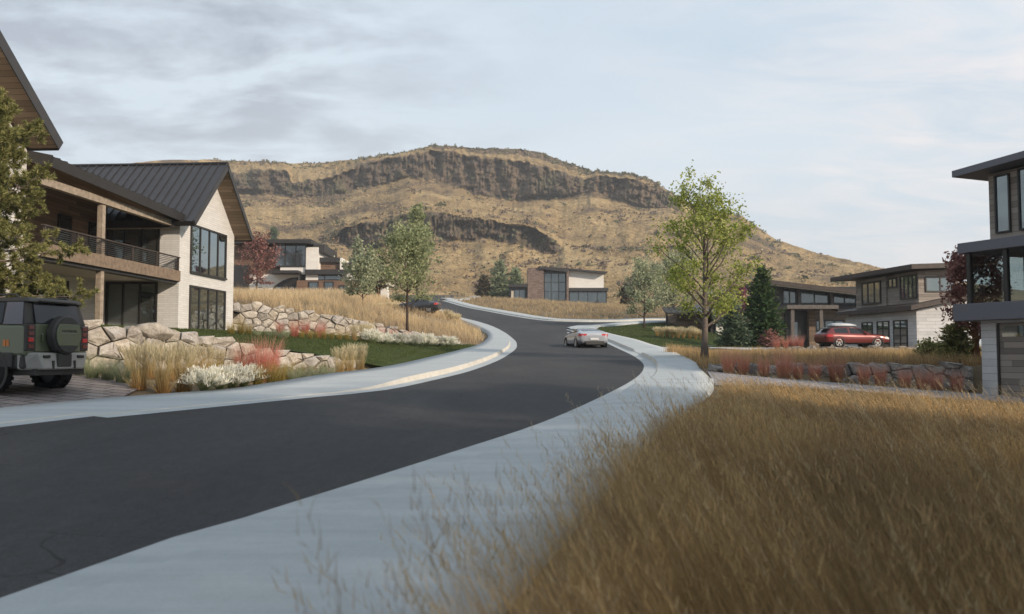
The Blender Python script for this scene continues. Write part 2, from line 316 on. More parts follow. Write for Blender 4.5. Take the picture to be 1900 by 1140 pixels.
# ------------------------------------------------------------------ mesh helpers
ORG = {}
def tag(o, label=None, cat=None, group=None, kind=None):
    for kx, v in (('label', label), ('category', cat), ('group', group), ('kind', kind)):
        if v: o[kx] = v
    return o
def thing(name, label, cat, loc, group=None):
    o = bpy.data.objects.new(name, None); COL.objects.link(o); o.location = loc; o.empty_display_size = .2
    ORG[o] = Vector(loc); return tag(o, label, cat, group)
def np_mesh(name, V, F, mat, parent=None, org=None, attrs=None, smooth=False, origin=None):
    """V (n,3) world coordinates, F (m,4) or (m,3) vertex numbers"""
    V = np.asarray(V, np.float32); F = np.asarray(F, np.int32)
    o_ = ORG[parent] if parent is not None else Vector(origin if origin is not None else (0, 0, 0))
    V = V - np.array(o_, np.float32)
    me = bpy.data.meshes.new(name); k = F.shape[1]
    me.vertices.add(len(V)); me.vertices.foreach_set('co', V.ravel()); me.loops.add(F.size); me.loops.foreach_set('vertex_index', F.ravel())
    me.polygons.add(len(F)); me.polygons.foreach_set('loop_start', np.arange(0, F.size, k, dtype=np.int32)); me.polygons.foreach_set('loop_total', np.full(len(F), k, np.int32))
    if smooth: me.polygons.foreach_set('use_smooth', np.ones(len(F), bool))
    for an, av in (attrs or {}).items():
        a = me.attributes.new(an, 'FLOAT', 'POINT'); a.data.foreach_set('value', np.asarray(av, np.float32))
    me.update(calc_edges=True); me.materials.append(M[mat] if isinstance(mat, str) else mat)
    ob = bpy.data.objects.new(name, me); COL.objects.link(ob); ORG[ob] = o_
    if parent is not None: ob.parent = parent
    else: ob.location = o_
    return ob
class MB:
    """collects shapes in a local frame (T maps local to world) and links them as ONE mesh object"""
    def __init__(s, T=None): s.v = []; s.f = []; s.T = T
    def add(s, vs, fs):
        b = len(s.v); s.v += [tuple(s.T(*v)) if s.T else tuple(v) for v in vs]; s.f += [tuple(i + b for i in f) for f in fs]; return s
    def hexa(s, c): return s.add(c, [(0, 3, 2, 1), (4, 5, 6, 7), (0, 1, 5, 4), (1, 2, 6, 5), (2, 3, 7, 6), (3, 0, 4, 7)])
    def box(s, x0, x1, y0, y1, z0, z1): return s.hexa([(x0, y0, z0), (x1, y0, z0), (x1, y1, z0), (x0, y1, z0), (x0, y0, z1), (x1, y0, z1), (x1, y1, z1), (x0, y1, z1)])
    def prism(s, ring, d):
        """polygon of 3D points pushed along d"""
        n = len(ring); d = Vector(d); r2 = [tuple(Vector(p) + d) for p in ring]
        return s.add([tuple(p) for p in ring] + r2, [tuple(range(n))[::-1], tuple(range(n, 2 * n))] + [(i, (i + 1) % n, n + (i + 1) % n, n + i) for i in range(n)])
    def slab(s, a, b, c, d, t):
        """four top corners, thickness t downwards"""
        dn = lambda p: (p[0], p[1], p[2] - t); return s.hexa([dn(a), dn(b), dn(c), dn(d), a, b, c, d])
    def tube(s, pts, rad, n=8, cap=True):
        pts = [Vector(p) for p in pts]; rad = [rad] * len(pts) if isinstance(rad, (int, float)) else rad; vs = []; fs = []
        for i, p in enumerate(pts):
            t = (pts[min(i + 1, len(pts) - 1)] - pts[max(i - 1, 0)]).normalized(); a = t.orthogonal().normalized() if i == 0 else (a - t * a.dot(t)).normalized(); b = t.cross(a)
            vs += [tuple(p + (a * math.cos(k * 2 * math.pi / n) + b * math.sin(k * 2 * math.pi / n)) * rad[i]) for k in range(n)]
        for i in range(len(pts) - 1):
            fs += [(i * n + k, i * n + (k + 1) % n, (i + 1) * n + (k + 1) % n, (i + 1) * n + k) for k in range(n)]
        if cap: fs += [tuple(range(n))[::-1], tuple(range((len(pts) - 1) * n, len(pts) * n))]
        return s.add(vs, fs)
    def lathe(s, prof, c, ax, n=24, cap=True):
        """(distance along ax, radius) profile spun round an axis through c"""
        ax = Vector(ax).normalized(); a = ax.orthogonal().normalized(); b = ax.cross(a); c = Vector(c); vs = []; fs = []
        for (d, r) in prof: vs += [tuple(c + ax * d + (a * math.cos(k * 2 * math.pi / n) + b * math.sin(k * 2 * math.pi / n)) * r) for k in range(n)]
        for i in range(len(prof) - 1): fs += [(i * n + k, i * n + (k + 1) % n, (i + 1) * n + (k + 1) % n, (i + 1) * n + k) for k in range(n)]
        if cap: fs += [tuple(range(n))[::-1], tuple(range((len(prof) - 1) * n, len(prof) * n))]
        return s.add(vs, fs)
    def build(s, name, mat, parent=None, origin=None, bevel=0.0, smooth=False, seg=1):
        o_ = ORG[parent] if parent is not None else Vector(origin if origin is not None else s.v[0])
        me = bpy.data.meshes.new(name); me.from_pydata([tuple(Vector(v) - o_) for v in s.v], [], s.f)
        bm = bmesh.new(); bm.from_mesh(me); bmesh.ops.recalc_face_normals(bm, faces=bm.faces); bm.to_mesh(me); bm.free()
        me.materials.append(M[mat] if isinstance(mat, str) else mat)
        if smooth: me.polygons.foreach_set('use_smooth', np.ones(len(me.polygons), bool))
        ob = bpy.data.objects.new(name, me); COL.objects.link(ob); ORG[ob] = o_
        if parent is not None: ob.parent = parent
        else: ob.location = o_
        if bevel:
            m = ob.modifiers.new('edge', 'BEVEL'); m.width = bevel; m.segments = seg; m.limit_method = 'ANGLE'; m.angle_limit = .6
        return ob
def frame(o, ex):
    """local frame: x along ex, y to its left, z up, origin o"""
    o = Vector(o); ex = Vector((ex[0], ex[1], 0)).normalized(); ey = Vector((-ex.y, ex.x, 0))
    return lambda x, y, z: o + ex * x + ey * y + Vector((0, 0, z))
def window(root, T, axis, at, a0, a1, z0, z1, out, nx=1, ny=1, fw=.07, glass='glass', name='window', dep=.08, sill=False):
    """framed window on the plane axis=at of a local frame, spanning a0..a1 along the other axis; out = +1/-1 outward"""
    fr, gl = MB(T), MB(T)
    def bx(m, b0, b1, c0, c1, d0, d1):
        d0, d1 = sorted((at + out * d0, at + out * d1))
        m.box(d0, d1, b0, b1, c0, c1) if axis == 'x' else m.box(b0, b1, d0, d1, c0, c1)
    bx(fr, a0, a1, z1 - fw, z1, 0.0, dep); bx(fr, a0, a1, z0, z0 + fw, 0.0, dep + (.05 if sill else 0))
    bx(fr, a0, a0 + fw, z0 + fw, z1 - fw, 0.0, dep); bx(fr, a1 - fw, a1, z0 + fw, z1 - fw, 0.0, dep)
    for i in range(1, nx):
        c = a0 + (a1 - a0) * i / nx; bx(fr, c - fw * .45, c + fw * .45, z0 + fw, z1 - fw, 0.0, dep - .01)
    for i in range(1, ny):
        c = z0 + (z1 - z0) * i / ny; bx(fr, a0 + fw, a1 - fw, c - fw * .35, c + fw * .35, 0.0, dep - .015)
    bx(gl, a0 + fw * .9, a1 - fw * .9, z0 + fw * .9, z1 - fw * .9, .01, .03)
    w_ = fr.build(name, 'frame', root); gl.build('pane', glass, w_); return w_

# ------------------------------------------------------------------ ground, roads, pavements
def axis_pts(lo, hi, step, far0, far1):
    c = list(np.arange(lo, hi + step / 2, step)); s = step; a = []; v = lo
    while v > far0: s *= 1.25; v -= s; a.append(v)
    s = step; b = []; v = hi
    while v < far1: s *= 1.25; v += s; b.append(v)
    return np.array(a[::-1] + c + b)
gx, gy = axis_pts(-46, 46, .5, -1100, 1100), axis_pts(-12, 120, .5, -200, 1300)
XX, YY = np.meshgrid(gx, gy); ZZ = H(XX, YY) - .03 - np.where(YY > 175, smooth(175, 260, YY) * 14, 0)
ROADDROP = ((XX > xsL(YY) + .4) & (XX < xsR(YY) - .4) & (YY < 90)) * .06
ZZ -= ROADDROP
nx_, ny_ = len(gx), len(gy); I = np.arange(nx_ * ny_).reshape(ny_, nx_)
np_mesh('ground', np.stack([XX, YY, ZZ], -1).reshape(-1, 3), np.stack([I[:-1, :-1], I[:-1, 1:], I[1:, 1:], I[1:, :-1]], -1).reshape(-1, 4), 'soil', smooth=True)['kind'] = 'structure'
def sheet(name, poly, off, mat, step=1.5, kind='structure', skirt=0.0):
    """surface that follows the terrain inside a polygon"""
    poly = [tuple(map(float, p)) for p in poly]; n = len(poly); A = np.array(poly)
    ax = np.arange(A[:, 0].min(), A[:, 0].max(), step); ay = np.arange(A[:, 1].min(), A[:, 1].max(), step)
    gxx, gyy = np.meshgrid(ax, ay); q = np.stack([gxx.ravel() + .013, gyy.ravel() + .017], 1); q = q[inpoly(q[:, 0], q[:, 1], A)]
    pts = [Vector(p) for p in poly] + [Vector(p) for p in q]
    vs, es, fs, *_ = delaunay_2d_cdt(pts, [(i, (i + 1) % n) for i in range(n)], [], 1, 1e-5)
    V = np.array([(v[0], v[1]) for v in vs]); z = H(V[:, 0], V[:, 1]) + off
    me = bpy.data.meshes.new(name); me.from_pydata([(a, b, c) for (a, b), c in zip(V, z)], [], [tuple(f) for f in fs])
    bm = bmesh.new(); bm.from_mesh(me)
    bmesh.ops.recalc_face_normals(bm, faces=bm.faces)
    if sum(f.normal.z for f in bm.faces) < 0: bmesh.ops.reverse_faces(bm, faces=bm.faces)
    bm.to_mesh(me); bm.free(); me.polygons.foreach_set('use_smooth', np.ones(len(me.polygons), bool))
    me.materials.append(M[mat]); o = bpy.data.objects.new(name, me); COL.objects.link(o)
    if kind: o['kind'] = kind
    return o
def strip(name, A, B, za, zb, mat, rows=1, kind='structure', skirt=0.0):
    """band between two polylines of the same length; za, zb heights above the road's own level at A and B"""
    A, B = np.asarray(A), np.asarray(B); n = len(A); V = []; za = np.broadcast_to(za, (n,)); zb = np.broadcast_to(zb, (n,))
    for r in range(rows + 1):
        t = r / rows; q = A + (B - A) * t; V.append(np.column_stack([q, H(q[:, 0], q[:, 1]) + za + (zb - za) * t]))
    if skirt:
        q = V[-1].copy(); q[:, 2] -= skirt; V.append(q); rows += 1
    V = np.concatenate(V); F = [(r * n + i, r * n + i + 1, (r + 1) * n + i + 1, (r + 1) * n + i) for r in range(rows) for i in range(n - 1)]
    o = np_mesh(name, V, F, mat); o['kind'] = kind
    return o
def match(A, B, n):
    """resample two polylines to n points each by nearest-parameter arc length"""
    def rs(p):
        p = np.asarray(p); d = np.r_[0, np.cumsum(np.linalg.norm(np.diff(p, axis=0), axis=1))]; t = np.linspace(0, d[-1], n); return np.stack([np.interp(t, d, p[:, 0]), np.interp(t, d, p[:, 1])], 1)
    return rs(A), rs(B)
# left road edge, near to far, then up the hill
DL = [(-17.5, -22), (-12.6, -3)] + GL([(0, 795), (200, 777), (400, 757), (590, 738), (716, 725), (820, 703), (880, 687), (930, 667), (955, 650), (959, 641), (954, 631), (934, 616), (903, 602), (853, 589), (800, 571), (730, 560)])
DL = resample(DL, .8)
# right road edge up to the corner of the side street and round into it
DR = [(-9.0, -22), (-5.0, -3)] + GL([(0, 1116), (450, 965), (640, 905), (850, 838), (1000, 788), (1100, 745), (1170, 709), (1193, 688), (1190, 672), (1163, 655), (1129, 639), (1095, 626), (1060, 615.5), (1051, 611.5), (1066, 607.5), (1098, 605.5), (1300, 604.2)])
DR = resample(DR + [(60, 86)], .8)
# far edge: from the side street back up the hill to the bend
FE = [(60, 92.5)] + GL([(1300, 598), (1150, 598), (1055, 597.5), (984, 592.5), (891, 576), (840, 564), (820, 558.5)])
FE = resample(FE, .8)
BR = resample(GL([(819, 556.5), (830, 554.5), (870, 551.5), (930, 548)]) + [(60, 172)], .8)    # bend round the meadow tip
UP = resample([(60, 182)] + GL([(930, 543.5), (860, 543.5), (800, 541), (715, 545)]), .8)
# road: main sheet to the hill, side street included
main = list(map(tuple, DL)) + [tuple(p) for p in UP[::-1][:1]] + list(map(tuple, UP[::-1]))[1:] + list(map(tuple, BR[::-1])) + list(map(tuple, FE[::-1])) + list(map(tuple, DR[::-1]))
sheet('road', main, .012, 'asphalt', 1.6)
# pavements: gutter, kerb and walk on both sides
def pavement(D, side, width, kh, gut=.45, cname='kerb'):
    """D road edge polyline; side +1 puts the walk on its right"""
    n = len(D); C = offset(D, side * gut); C2 = offset(D, side * (gut + .06)); kh = np.broadcast_to(kh, (n,))
    strip('gutter', D, C, .016, .02, 'concrete'); strip('kerb', C, C2, .02, kh + .02, 'kerb')
    return C2, kh
def py_of(p): return p[:, 1]
nL = len(DL); khL = .14 * smooth(20, 25.5, DL[:, 1]) + .015
C2, kh = pavement(DL, -1, 0, khL)
BL = [(-18.5, -22), (-14.4, -3)] + GL([(0, 757), (150, 746), (300, 733), (400, 727.5), (526, 714), (621, 703), (716, 690), (795, 671), (870, 651), (896, 640), (906, 629), (901, 617), (870, 603), (840, 589.5), (800, 575.5), (720, 563.5)])
BL = resample(BL, .8)
def nearest_match(C, B):
    """for every point of C the point of B at the same relative run, kept monotone"""
    out = []; j = 0
    for p in C:
        d = np.linalg.norm(B[j:j + 40] - p, axis=1); j = j + int(np.argmin(d)); out.append(B[j])
    out = np.array(out)
    for _ in range(3): out[1:-1] = (out[:-2] + 2 * out[1:-1] + out[2:]) / 4
    return out
BLm = nearest_match(C2, BL)
strip('sidewalk', C2, BLm, kh + .02, kh + .03, 'concrete', 3, skirt=.35)
iT = int(np.argmin(np.linalg.norm(DR - np.array(GL([(1051, 611.5)])[0]), axis=1)))
DRm = DR[:iT + 1]
yy = DRm[:, 1]; khR = .03 + .12 * smooth(19, 22, yy) * (1 - smooth(24.0, 25.5, yy) * (1 - smooth(31.5, 33, yy))) * (1 - smooth(43, 44.5, yy) * (1 - smooth(47, 48.5, yy)))
CR, kr = pavement(DRm, 1, 0, khR)
BRt = [(-6.5, -22), (-2.2, -3)] + GL([(930, 1140), (1040, 1010), (1110, 930), (1180, 845), (1250, 780), (1318, 733), (1327, 718), (1300, 689), (1275, 672), (1234, 652), (1196, 640), (1174, 633), (1121, 620), (1100, 611)])
BRt = resample(BRt, .8); BRm = nearest_match(CR, BRt)
strip('sidewalk', CR, BRm, kr + .02, kr + .035, 'concrete', 4, skirt=.35)
# side street, near side, and the far verge walks
DS = DR[iT:]; cs = offset(DS, .06); strip('kerb', DS, cs, .016, .14, 'kerb'); strip('sidewalk', cs, offset(DS, 1.7), .14, .15, 'concrete', 2, skirt=.3)
tipA = sheet('corner_pavement', [tuple(p) for p in GL([(1056, 613.5), (1064, 609), (1098, 607), (1112, 611), (1100, 617.5)])], .15, 'concrete', 1.0)
cf = offset(FE, .45); cf2 = offset(FE, .52); strip('gutter', FE, cf, .016, .02, 'concrete'); strip('kerb', cf, cf2, .02, .15, 'kerb'); strip('sidewalk', cf2, offset(FE, 1.9), .15, .16, 'concrete', 2, skirt=.3)
cb = offset(BR, 1.5); strip('kerb', BR, offset(BR, .08), .016, .14, 'kerb'); strip('sidewalk', offset(BR, .08), cb, .14, .15, 'concrete', 2, skirt=.3)
cu = offset(UP, 1.5); strip('kerb', UP, offset(UP, .1), .016, .15, 'kerb'); strip('sidewalk', offset(UP, .1), cu, .15, .16, 'concrete', 2, skirt=.3)
# driveways and lawns
nb = [tuple(p) for p in BLm if -3 < p[1] < 20.4]
sheet('driveway', nb + [(-9.3, 21.6), (-10.2, 22.6), (-11.4, 23.5), (-13.2, 23.1), (-30, 23.1), (-30, 6)], .02, 'paver', .8)
DWR = GL([(1312, 690), (1400, 700), (1500, 708), (1650, 720), (1820, 732.5)]) ; DWF = GL([(1327, 717), (1450, 719), (1600, 729), (1750, 741), (1905, 752)])
sheet('driveway', DWR + [(17.8, 24.0)] + DWF[::-1], .03, 'paver_grey', .8)
sheet('driveway', GL([(1200, 643), (1240, 641), (1330, 642)]) + [(20, 54.1), (20, 52.4)] + GL([(1330, 647), (1238, 648)]), .02, 'concrete', 1.0)
LAWN_L = [(p[0] , p[1]) for p in BLm if 30.4 < p[1] < 57.5]
LAWN_L = LAWN_L + [(-3.6, 54.0), (-7.5, 51.3), (-11, 48.6), (-14.9, 46.2), (-15.0, 40), (-18, 33)] + [(-14.5, 24.4), (-11.8, 24.9), (-10.4, 26.3), (-8.7, 28.3), (-7.1, 30.2), (-5.9, 31.7)]
sheet('lawn', LAWN_L, .03, 'turf', 1.0)
LAWN_R = [tuple(p) for p in BRm if 55.5 < p[1] < 78] + [tuple(p) for p in offset(DS, 1.75) if p[0] < 22 and p[1] > 70][2:] + [(21, 78), (18, 60), (14.5, 56.2)]
sheet('lawn', LAWN_R, .03, 'turf', 1.2)
GREEN = GL([(1328, 722), (1440, 721), (1640, 735), (1900, 755)]) + [(17, 21.6), (9, 21.6)]

# ------------------------------------------------------------------ mesa
HC = np.unique(np.concatenate([np.arange(-1400, 380, 14.), np.arange(380, 1720, 1.25), np.arange(1720, 3400, 16.)]))
sil = np.interp(HC, [-1400, -600, -100, 300, 420, 470, 540, 600, 680, 750, 800, 850, 900, 960, 1010, 1060, 1100, 1170, 1210, 1250, 1290, 1340, 1380, 1410, 1440, 1500, 1560, 1640, 1760, 1900, 2300, 3400],
    [520, 440, 350, 297, 297, 301, 303, 302, 293, 283, 272, 272, 277, 277, 285, 305, 318, 322, 335, 362, 380, 392, 403, 425, 444, 466, 480, 498, 520, 540, 570, 600])
ut = np.interp(HC, [300, 428, 471, 533, 542, 599, 665, 708, 755, 798, 845, 855, 912, 968, 1016, 1063, 1087, 1110, 1167, 1224, 1257, 1280], [325, 321, 316, 316, 337, 332, 311, 297, 287, 278, 281, 288, 292, 299, 311, 325, 330, 328, 328, 345, 364, 385])
ub = np.interp(HC, [300, 428, 471, 523, 580, 637, 684, 722, 760, 803, 836, 874, 921, 950, 992, 1054, 1096, 1120, 1167, 1205, 1253, 1280], [345, 351, 356, 368, 368, 362, 351, 339, 330, 337, 349, 358, 370, 377, 368, 363, 354, 363, 377, 387, 389, 388])
lt = np.interp(HC, [590, 608, 646, 703, 750, 793, 826, 874, 912, 930, 992, 1025, 1040, 1050], [450, 437, 420, 408, 396, 388, 394, 403, 410, 415, 422, 439, 455, 472])
lb = np.interp(HC, [590, 608, 646, 684, 740, 807, 855, 921, 968, 1006, 1040, 1050], [451, 453, 460, 463, 450, 439, 448, 446, 458, 472, 474, 473])
um = smooth(380, 430, HC) * (1 - smooth(1255, 1285, HC)); lm = smooth(590, 640, HC) * (1 - smooth(1030, 1050, HC))
sc_ = np.interp(HC, [-1400, 300, 420, 600, 1000, 1300, 1640, 3400], [.7, .85, 1, 1, 1, .95, .8, .6])
wob = (fbm(HC / 34, HC * 0 + 3, 4) - .5) * 9; wob2 = (fbm(HC / 20, HC * 0 + 9, 4) - .5) * 8
ut = np.maximum(ut + wob * .7 + (vnoise(HC / 7, HC * 0) - .5) * 4 * um, sil + 1.5); ub = ub + wob2
lt = lt + (fbm(HC / 22, HC * 0 + 5, 4) - .5) * 9; lb = np.maximum(lb + (fbm(HC / 30, HC * 0 + 7, 4) - .5) * 10, lt + 1)
sil = sil + (fbm(HC / 16, HC * 0 + 1, 5) - .5) * 4
base_py = np.full_like(HC, 566.0)
# where there is no cliff its band shrinks to a sliver of the slope
def fade(t, b, m, frac):
    mid = base_py + (sil - base_py) * frac; h = (b - t); c = (t + b) / 2 * m + mid * (1 - m); h = h * m + 1.0 * (1 - m); return c - h / 2, c + h / 2
ut, ub = fade(ut, ub, um, .80); lt, lb = fade(lt, lb, lm, .42)
ut = np.maximum(ut, sil + 1); ub = np.maximum(ub, ut + 1); lt = np.maximum(lt, ub + 6); lb = np.maximum(lb, lt + 1)
keys_py = [base_py, lb, lt, ub, ut, np.minimum(ut - .5, sil + np.maximum((ut - sil) * .55, .8)), sil, sil + 40]
keys_Y = [176 + 0 * HC, 285 * sc_, 291 * sc_, 400 * sc_, 408 * sc_, 440 * sc_, 452 * sc_, 620 * sc_]
segs = [46, 26, 46, 44, 10, 18, 6]
rows_py, rows_Y, rows_rock, rows_t = [], [], [], []
xband = smooth(845, 880, HC) * (1 - smooth(1245, 1265, HC))
rr = smooth(1370, 1385, HC) * (1 - smooth(1430, 1450, HC))
for s_ in range(7):
    for i in range(segs[s_] + (1 if s_ == 6 else 0)):
        t = i / segs[s_]
        rows_py.append(keys_py[s_] * (1 - t) + keys_py[s_ + 1] * t); rows_Y.append(keys_Y[s_] * (1 - t) + keys_Y[s_ + 1] * t)
        rk = {1: lm, 3: um}.get(s_, 0 * HC)
        edge = min(1, 6 * t + .3, 6 * (1 - t) + .3) if s_ in (1, 3) else 0
        if s_ == 5: rk = np.maximum(xband, um * .0) * .8; edge = 1
        if s_ in (2, 4) : rk = 0 * HC
        if s_ == 4: rk = rr; edge = 1
        rows_rock.append(rk * edge); rows_t.append(np.full_like(HC, s_ + t))
PYg, Yg, RK, TT = map(np.array, (rows_py, rows_Y, rows_rock, rows_t)); PXg = np.broadcast_to(HC, PYg.shape)
S_ = np.clip(TT, 0, 6.99)
col = np.abs(vnoise(PXg / 6.5 + (fbm(PXg / 25, PYg / 30, 3) - .5) * 3, PYg / 60 + 3) - .5) * 2
col2 = vnoise(PXg / 2.6, PYg / 9)
buttress = fbm(PXg / 30, PYg / 90 + 7, 3)
Yd = Yg + RK * ((col - .5) * 3.0 + (col2 - .5) * 2.2 + (fbm(PXg / 11, PYg / 8, 4) - .5) * 9 + (buttress - .5) * 16)
grassy = (1 - RK) * smooth(0, .25, TT) * (1 - smooth(6, 6.2, TT))
tt5 = (fbm(PXg / 90 + 5, PYg / 42, 5) - .5)
Yd = Yd + grassy * tt5 * 26
PYd = PYg + grassy * ((fbm(PXg / 9, PYg / 4.5 + 11, 4) - .5) * 5.0 + (fbm(PXg / 40, PYg / 18 + 4, 3) - .5) * 7) * smooth(0, .5, TT) * np.where((TT > 5.7), .35, 1) + RK * (fbm(PXg / 5, PYg / 4, 3) - .5) * 3
uu = (PXg - 950) / FPX; vv = (570 - PYd) / FPX; kk = Yd / (CT - vv * ST)
HV = np.stack([uu * kk, Yd, CZ + (ST + vv * CT) * kk], -1)
nc, nr = len(HC), len(PYg); I = np.arange(nc * nr).reshape(nr, nc)
k = Nodes('mesa_slope'); p = k.pos(); a = k.n('ShaderNodeAttribute', attribute_name='rock')
g1 = k.noise(p, .035, 7, .65, (1, 1, 1.6), .4); g2 = k.noise(p, .35, 5, .7, (1, 1, 2.2)); g3 = k.noise(p, 1.6, 4, .7)
gc = k.ramp(g1, [(.32, (.26, .19, .11)), (.46, (.38, .27, .135)), (.58, (.51, .375, .195)), (.72, (.60, .455, .255))])
gc = k.mix(k.ramp(g2, [(.44, 0.0), (.64, .6)]), gc, (.15, .108, .068)); gc = k.mix(k.ramp(g3, [(.42, 0.0), (.66, .6)]), gc, (.13, .10, .06))
sh = k.noise(p, .022, 8, .7, (1, 1, 2.6), .6); gc = k.mix(k.ramp(sh, [(.53, 0.0), (.60, .75)]), gc, (.090, .068, .052))
rv = k.noise(p, .24, 7, .75, (1, .6, .5), .8); r2 = k.noise(p, .9, 5, .7, (1, 1, .5))
rc = k.ramp(rv, [(.3, (.095, .077, .062)), (.5, (.185, .136, .092)), (.66, (.27, .20, .132)), (.8, (.33, .27, .195))]); rc = k.mix(k.ramp(r2, [(.38, .75), (.6, 0.0)]), rc, (.055, .047, .042))
rc = k.mix(k.ramp(k.noise(p, .07, 5, .6), [(.5, 0.0), (.68, .65)]), rc, (.13, .125, .065))
g4 = k.noise(p, .75, 3, .8, (1.0, 1.0, 1.4)); gc = k.mix(.55, gc, k.ramp(g4, [(.32, .26), (.68, .74)]), 'OVERLAY')
f = k.math('ADD', a.outputs['Fac'], k.math('MULTIPLY', k.math('SUBTRACT', k.noise(p, .16, 6, .7), .5), .9)); f = k.ramp(f, [(.42, 0.0), (.56, 1.0)])
k.bump(k.math('ADD', k.math('MULTIPLY', g2, .6), k.math('ADD', k.math('MULTIPLY', g3, .5), k.math('MULTIPLY', k.math('MULTIPLY', rv, f), 1.0))), .9, 1.6)
M['mesa'] = k.fin(k.mix(f, gc, rc), .95, .08)
np_mesh('hill', HV.reshape(-1, 3), np.stack([I[:-1, :-1], I[:-1, 1:], I[1:, 1:], I[1:, :-1]], -1).reshape(-1, 4), 'mesa', attrs={'rock': RK.ravel()}, smooth=True)['kind'] = 'structure'

# brush and straw tussocks that cling to the slope
def hill_pts(n, wfun, rng):
    r = rng.integers(0, nr - 1, n * 4); c = rng.integers(0, nc - 1, n * 4); c = c[(HC[c] > 384) & (HC[c] < 1716)]; r = r[:len(c)]
    keep = rng.random(len(c)) < wfun(r, c); r, c = r[keep][:n], c[keep][:n]; u, v = rng.random((2, len(c), 1))
    return HV[r, c] * (1 - u) * (1 - v) + HV[r, c + 1] * u * (1 - v) + HV[r + 1, c] * (1 - u) * v + HV[r + 1, c + 1] * u * v
def puffs(c, s, m, rng, flat=.75):
    """m leaf clumps round each centre"""
    n = len(c) * m; cc = np.repeat(c, m, 0); ss = np.repeat(s, m); d = rng.normal(0, .42, (n, 3)) * ss[:, None]; d[:, 2] = np.abs(d[:, 2]) * flat + ss * .12; a = rng.normal(size=(n, 3)); a /= np.linalg.norm(a, axis=1)[:, None]; b_ = np.cross(a, rng.normal(size=(n, 3))); b_ /= np.linalg.norm(b_, axis=1)[:, None] + 1e-9; w_ = (ss * rng.uniform(.3, .6, n))[:, None]
    q = cc + d; return np.stack([q - a * w_, q + b_ * w_ * .7, q + a * w_, q - b_ * w_ * .7], 1).reshape(-1, 3), np.arange(4 * n).reshape(n, 4)
pat = fbm(PXg / 70 + 2, PYg / 17 + 5, 5); pat2 = fbm(PXg / 45 + 12, PYg / 12 + 1, 5); cr_ = (1 - RK)
def near_cliff(r, c): t = TT[r, c]; return ((t > .86) & (t < 1.0) | (t > 2.9) & (t < 3.02)) * np.maximum(lm, um)[c] * .5 + ((t > 2.0) & (t < 2.16)) * lm[c] * .6
crest = lambda r, c: ((TT[r, c] > 5.3) & (TT[r, c] < 5.97)) * (HC[c] < 1450) * .75
M['brush'] = leafmat('dry_brush', [(0, (.12, .09, .07)), (.5, (.19, .145, .11)), (1, (.28, .22, .16))], .2); M['scrub'] = leafmat('green_scrub', [(0, (.08, .085, .045)), (.5, (.14, .14, .075)), (1, (.22, .21, .12))], .2)
M['straw'] = leafmat('straw_tussocks', [(0, (.29, .21, .11)), (.5, (.46, .34, .19)), (1, (.60, .47, .29))], .3)
rg_ = np.random.default_rng(5)
blob = 0 * PXg
for (bx, by_, sx, sy, s) in ((1135, 408, 60, 9, .9), (1200, 402, 40, 7, .5), (650, 445, 70, 22, .8), (700, 420, 40, 14, .6), (930, 500, 70, 12, .45), (830, 512, 50, 14, .5), (1100, 462, 40, 6, .8), (1175, 465, 22, 5, .7), (960, 352, 60, 12, .5), (1250, 440, 40, 8, .4), (520, 378, 60, 5, .5), (600, 375, 50, 5, .4), (1330, 470, 40, 7, .4)):
    blob = np.maximum(blob, s * np.exp(-((PXg - bx) / sx) ** 2 - ((PYg - by_) / sy) ** 2) * smooth(.35, .6, fbm(PXg / 18, PYg / 6, 4)) * 1.3)
c_ = hill_pts(5000, lambda r, c: (smooth(.60, .67, pat[r, c]) * .6 + blob[r, c]) * cr_[r, c] + near_cliff(r, c) * .7 + RK[r, c] * .03 + .0008, rg_); V, F = puffs(c_, rg_.gamma(3, .17, len(c_)) + .2, 9, rg_); np_mesh('brush', V, F, 'brush')['kind'] = 'stuff'
c_ = hill_pts(4000, lambda r, c: (smooth(.62, .68, pat2[r, c]) * .5 + blob[r, c] * .25) * cr_[r, c] + near_cliff(r, c) * .15 + RK[r, c] * .14 + crest(r, c) + .0004, rg_); V, F = puffs(c_, rg_.gamma(3, .20, len(c_)) + .22, 9, rg_); np_mesh('scrub', V, F, 'scrub')['kind'] = 'stuff'
c_ = hill_pts(30000, lambda r, c: cr_[r, c] * (TT[r, c] < 5.9) * smooth(.35, .65, pat2[r, c]), rg_); V, F = puffs(c_, rg_.gamma(3, .09, len(c_)) + .12, 4, rg_, .4); np_mesh('tussocks', V, F, 'straw')['kind'] = 'stuff'
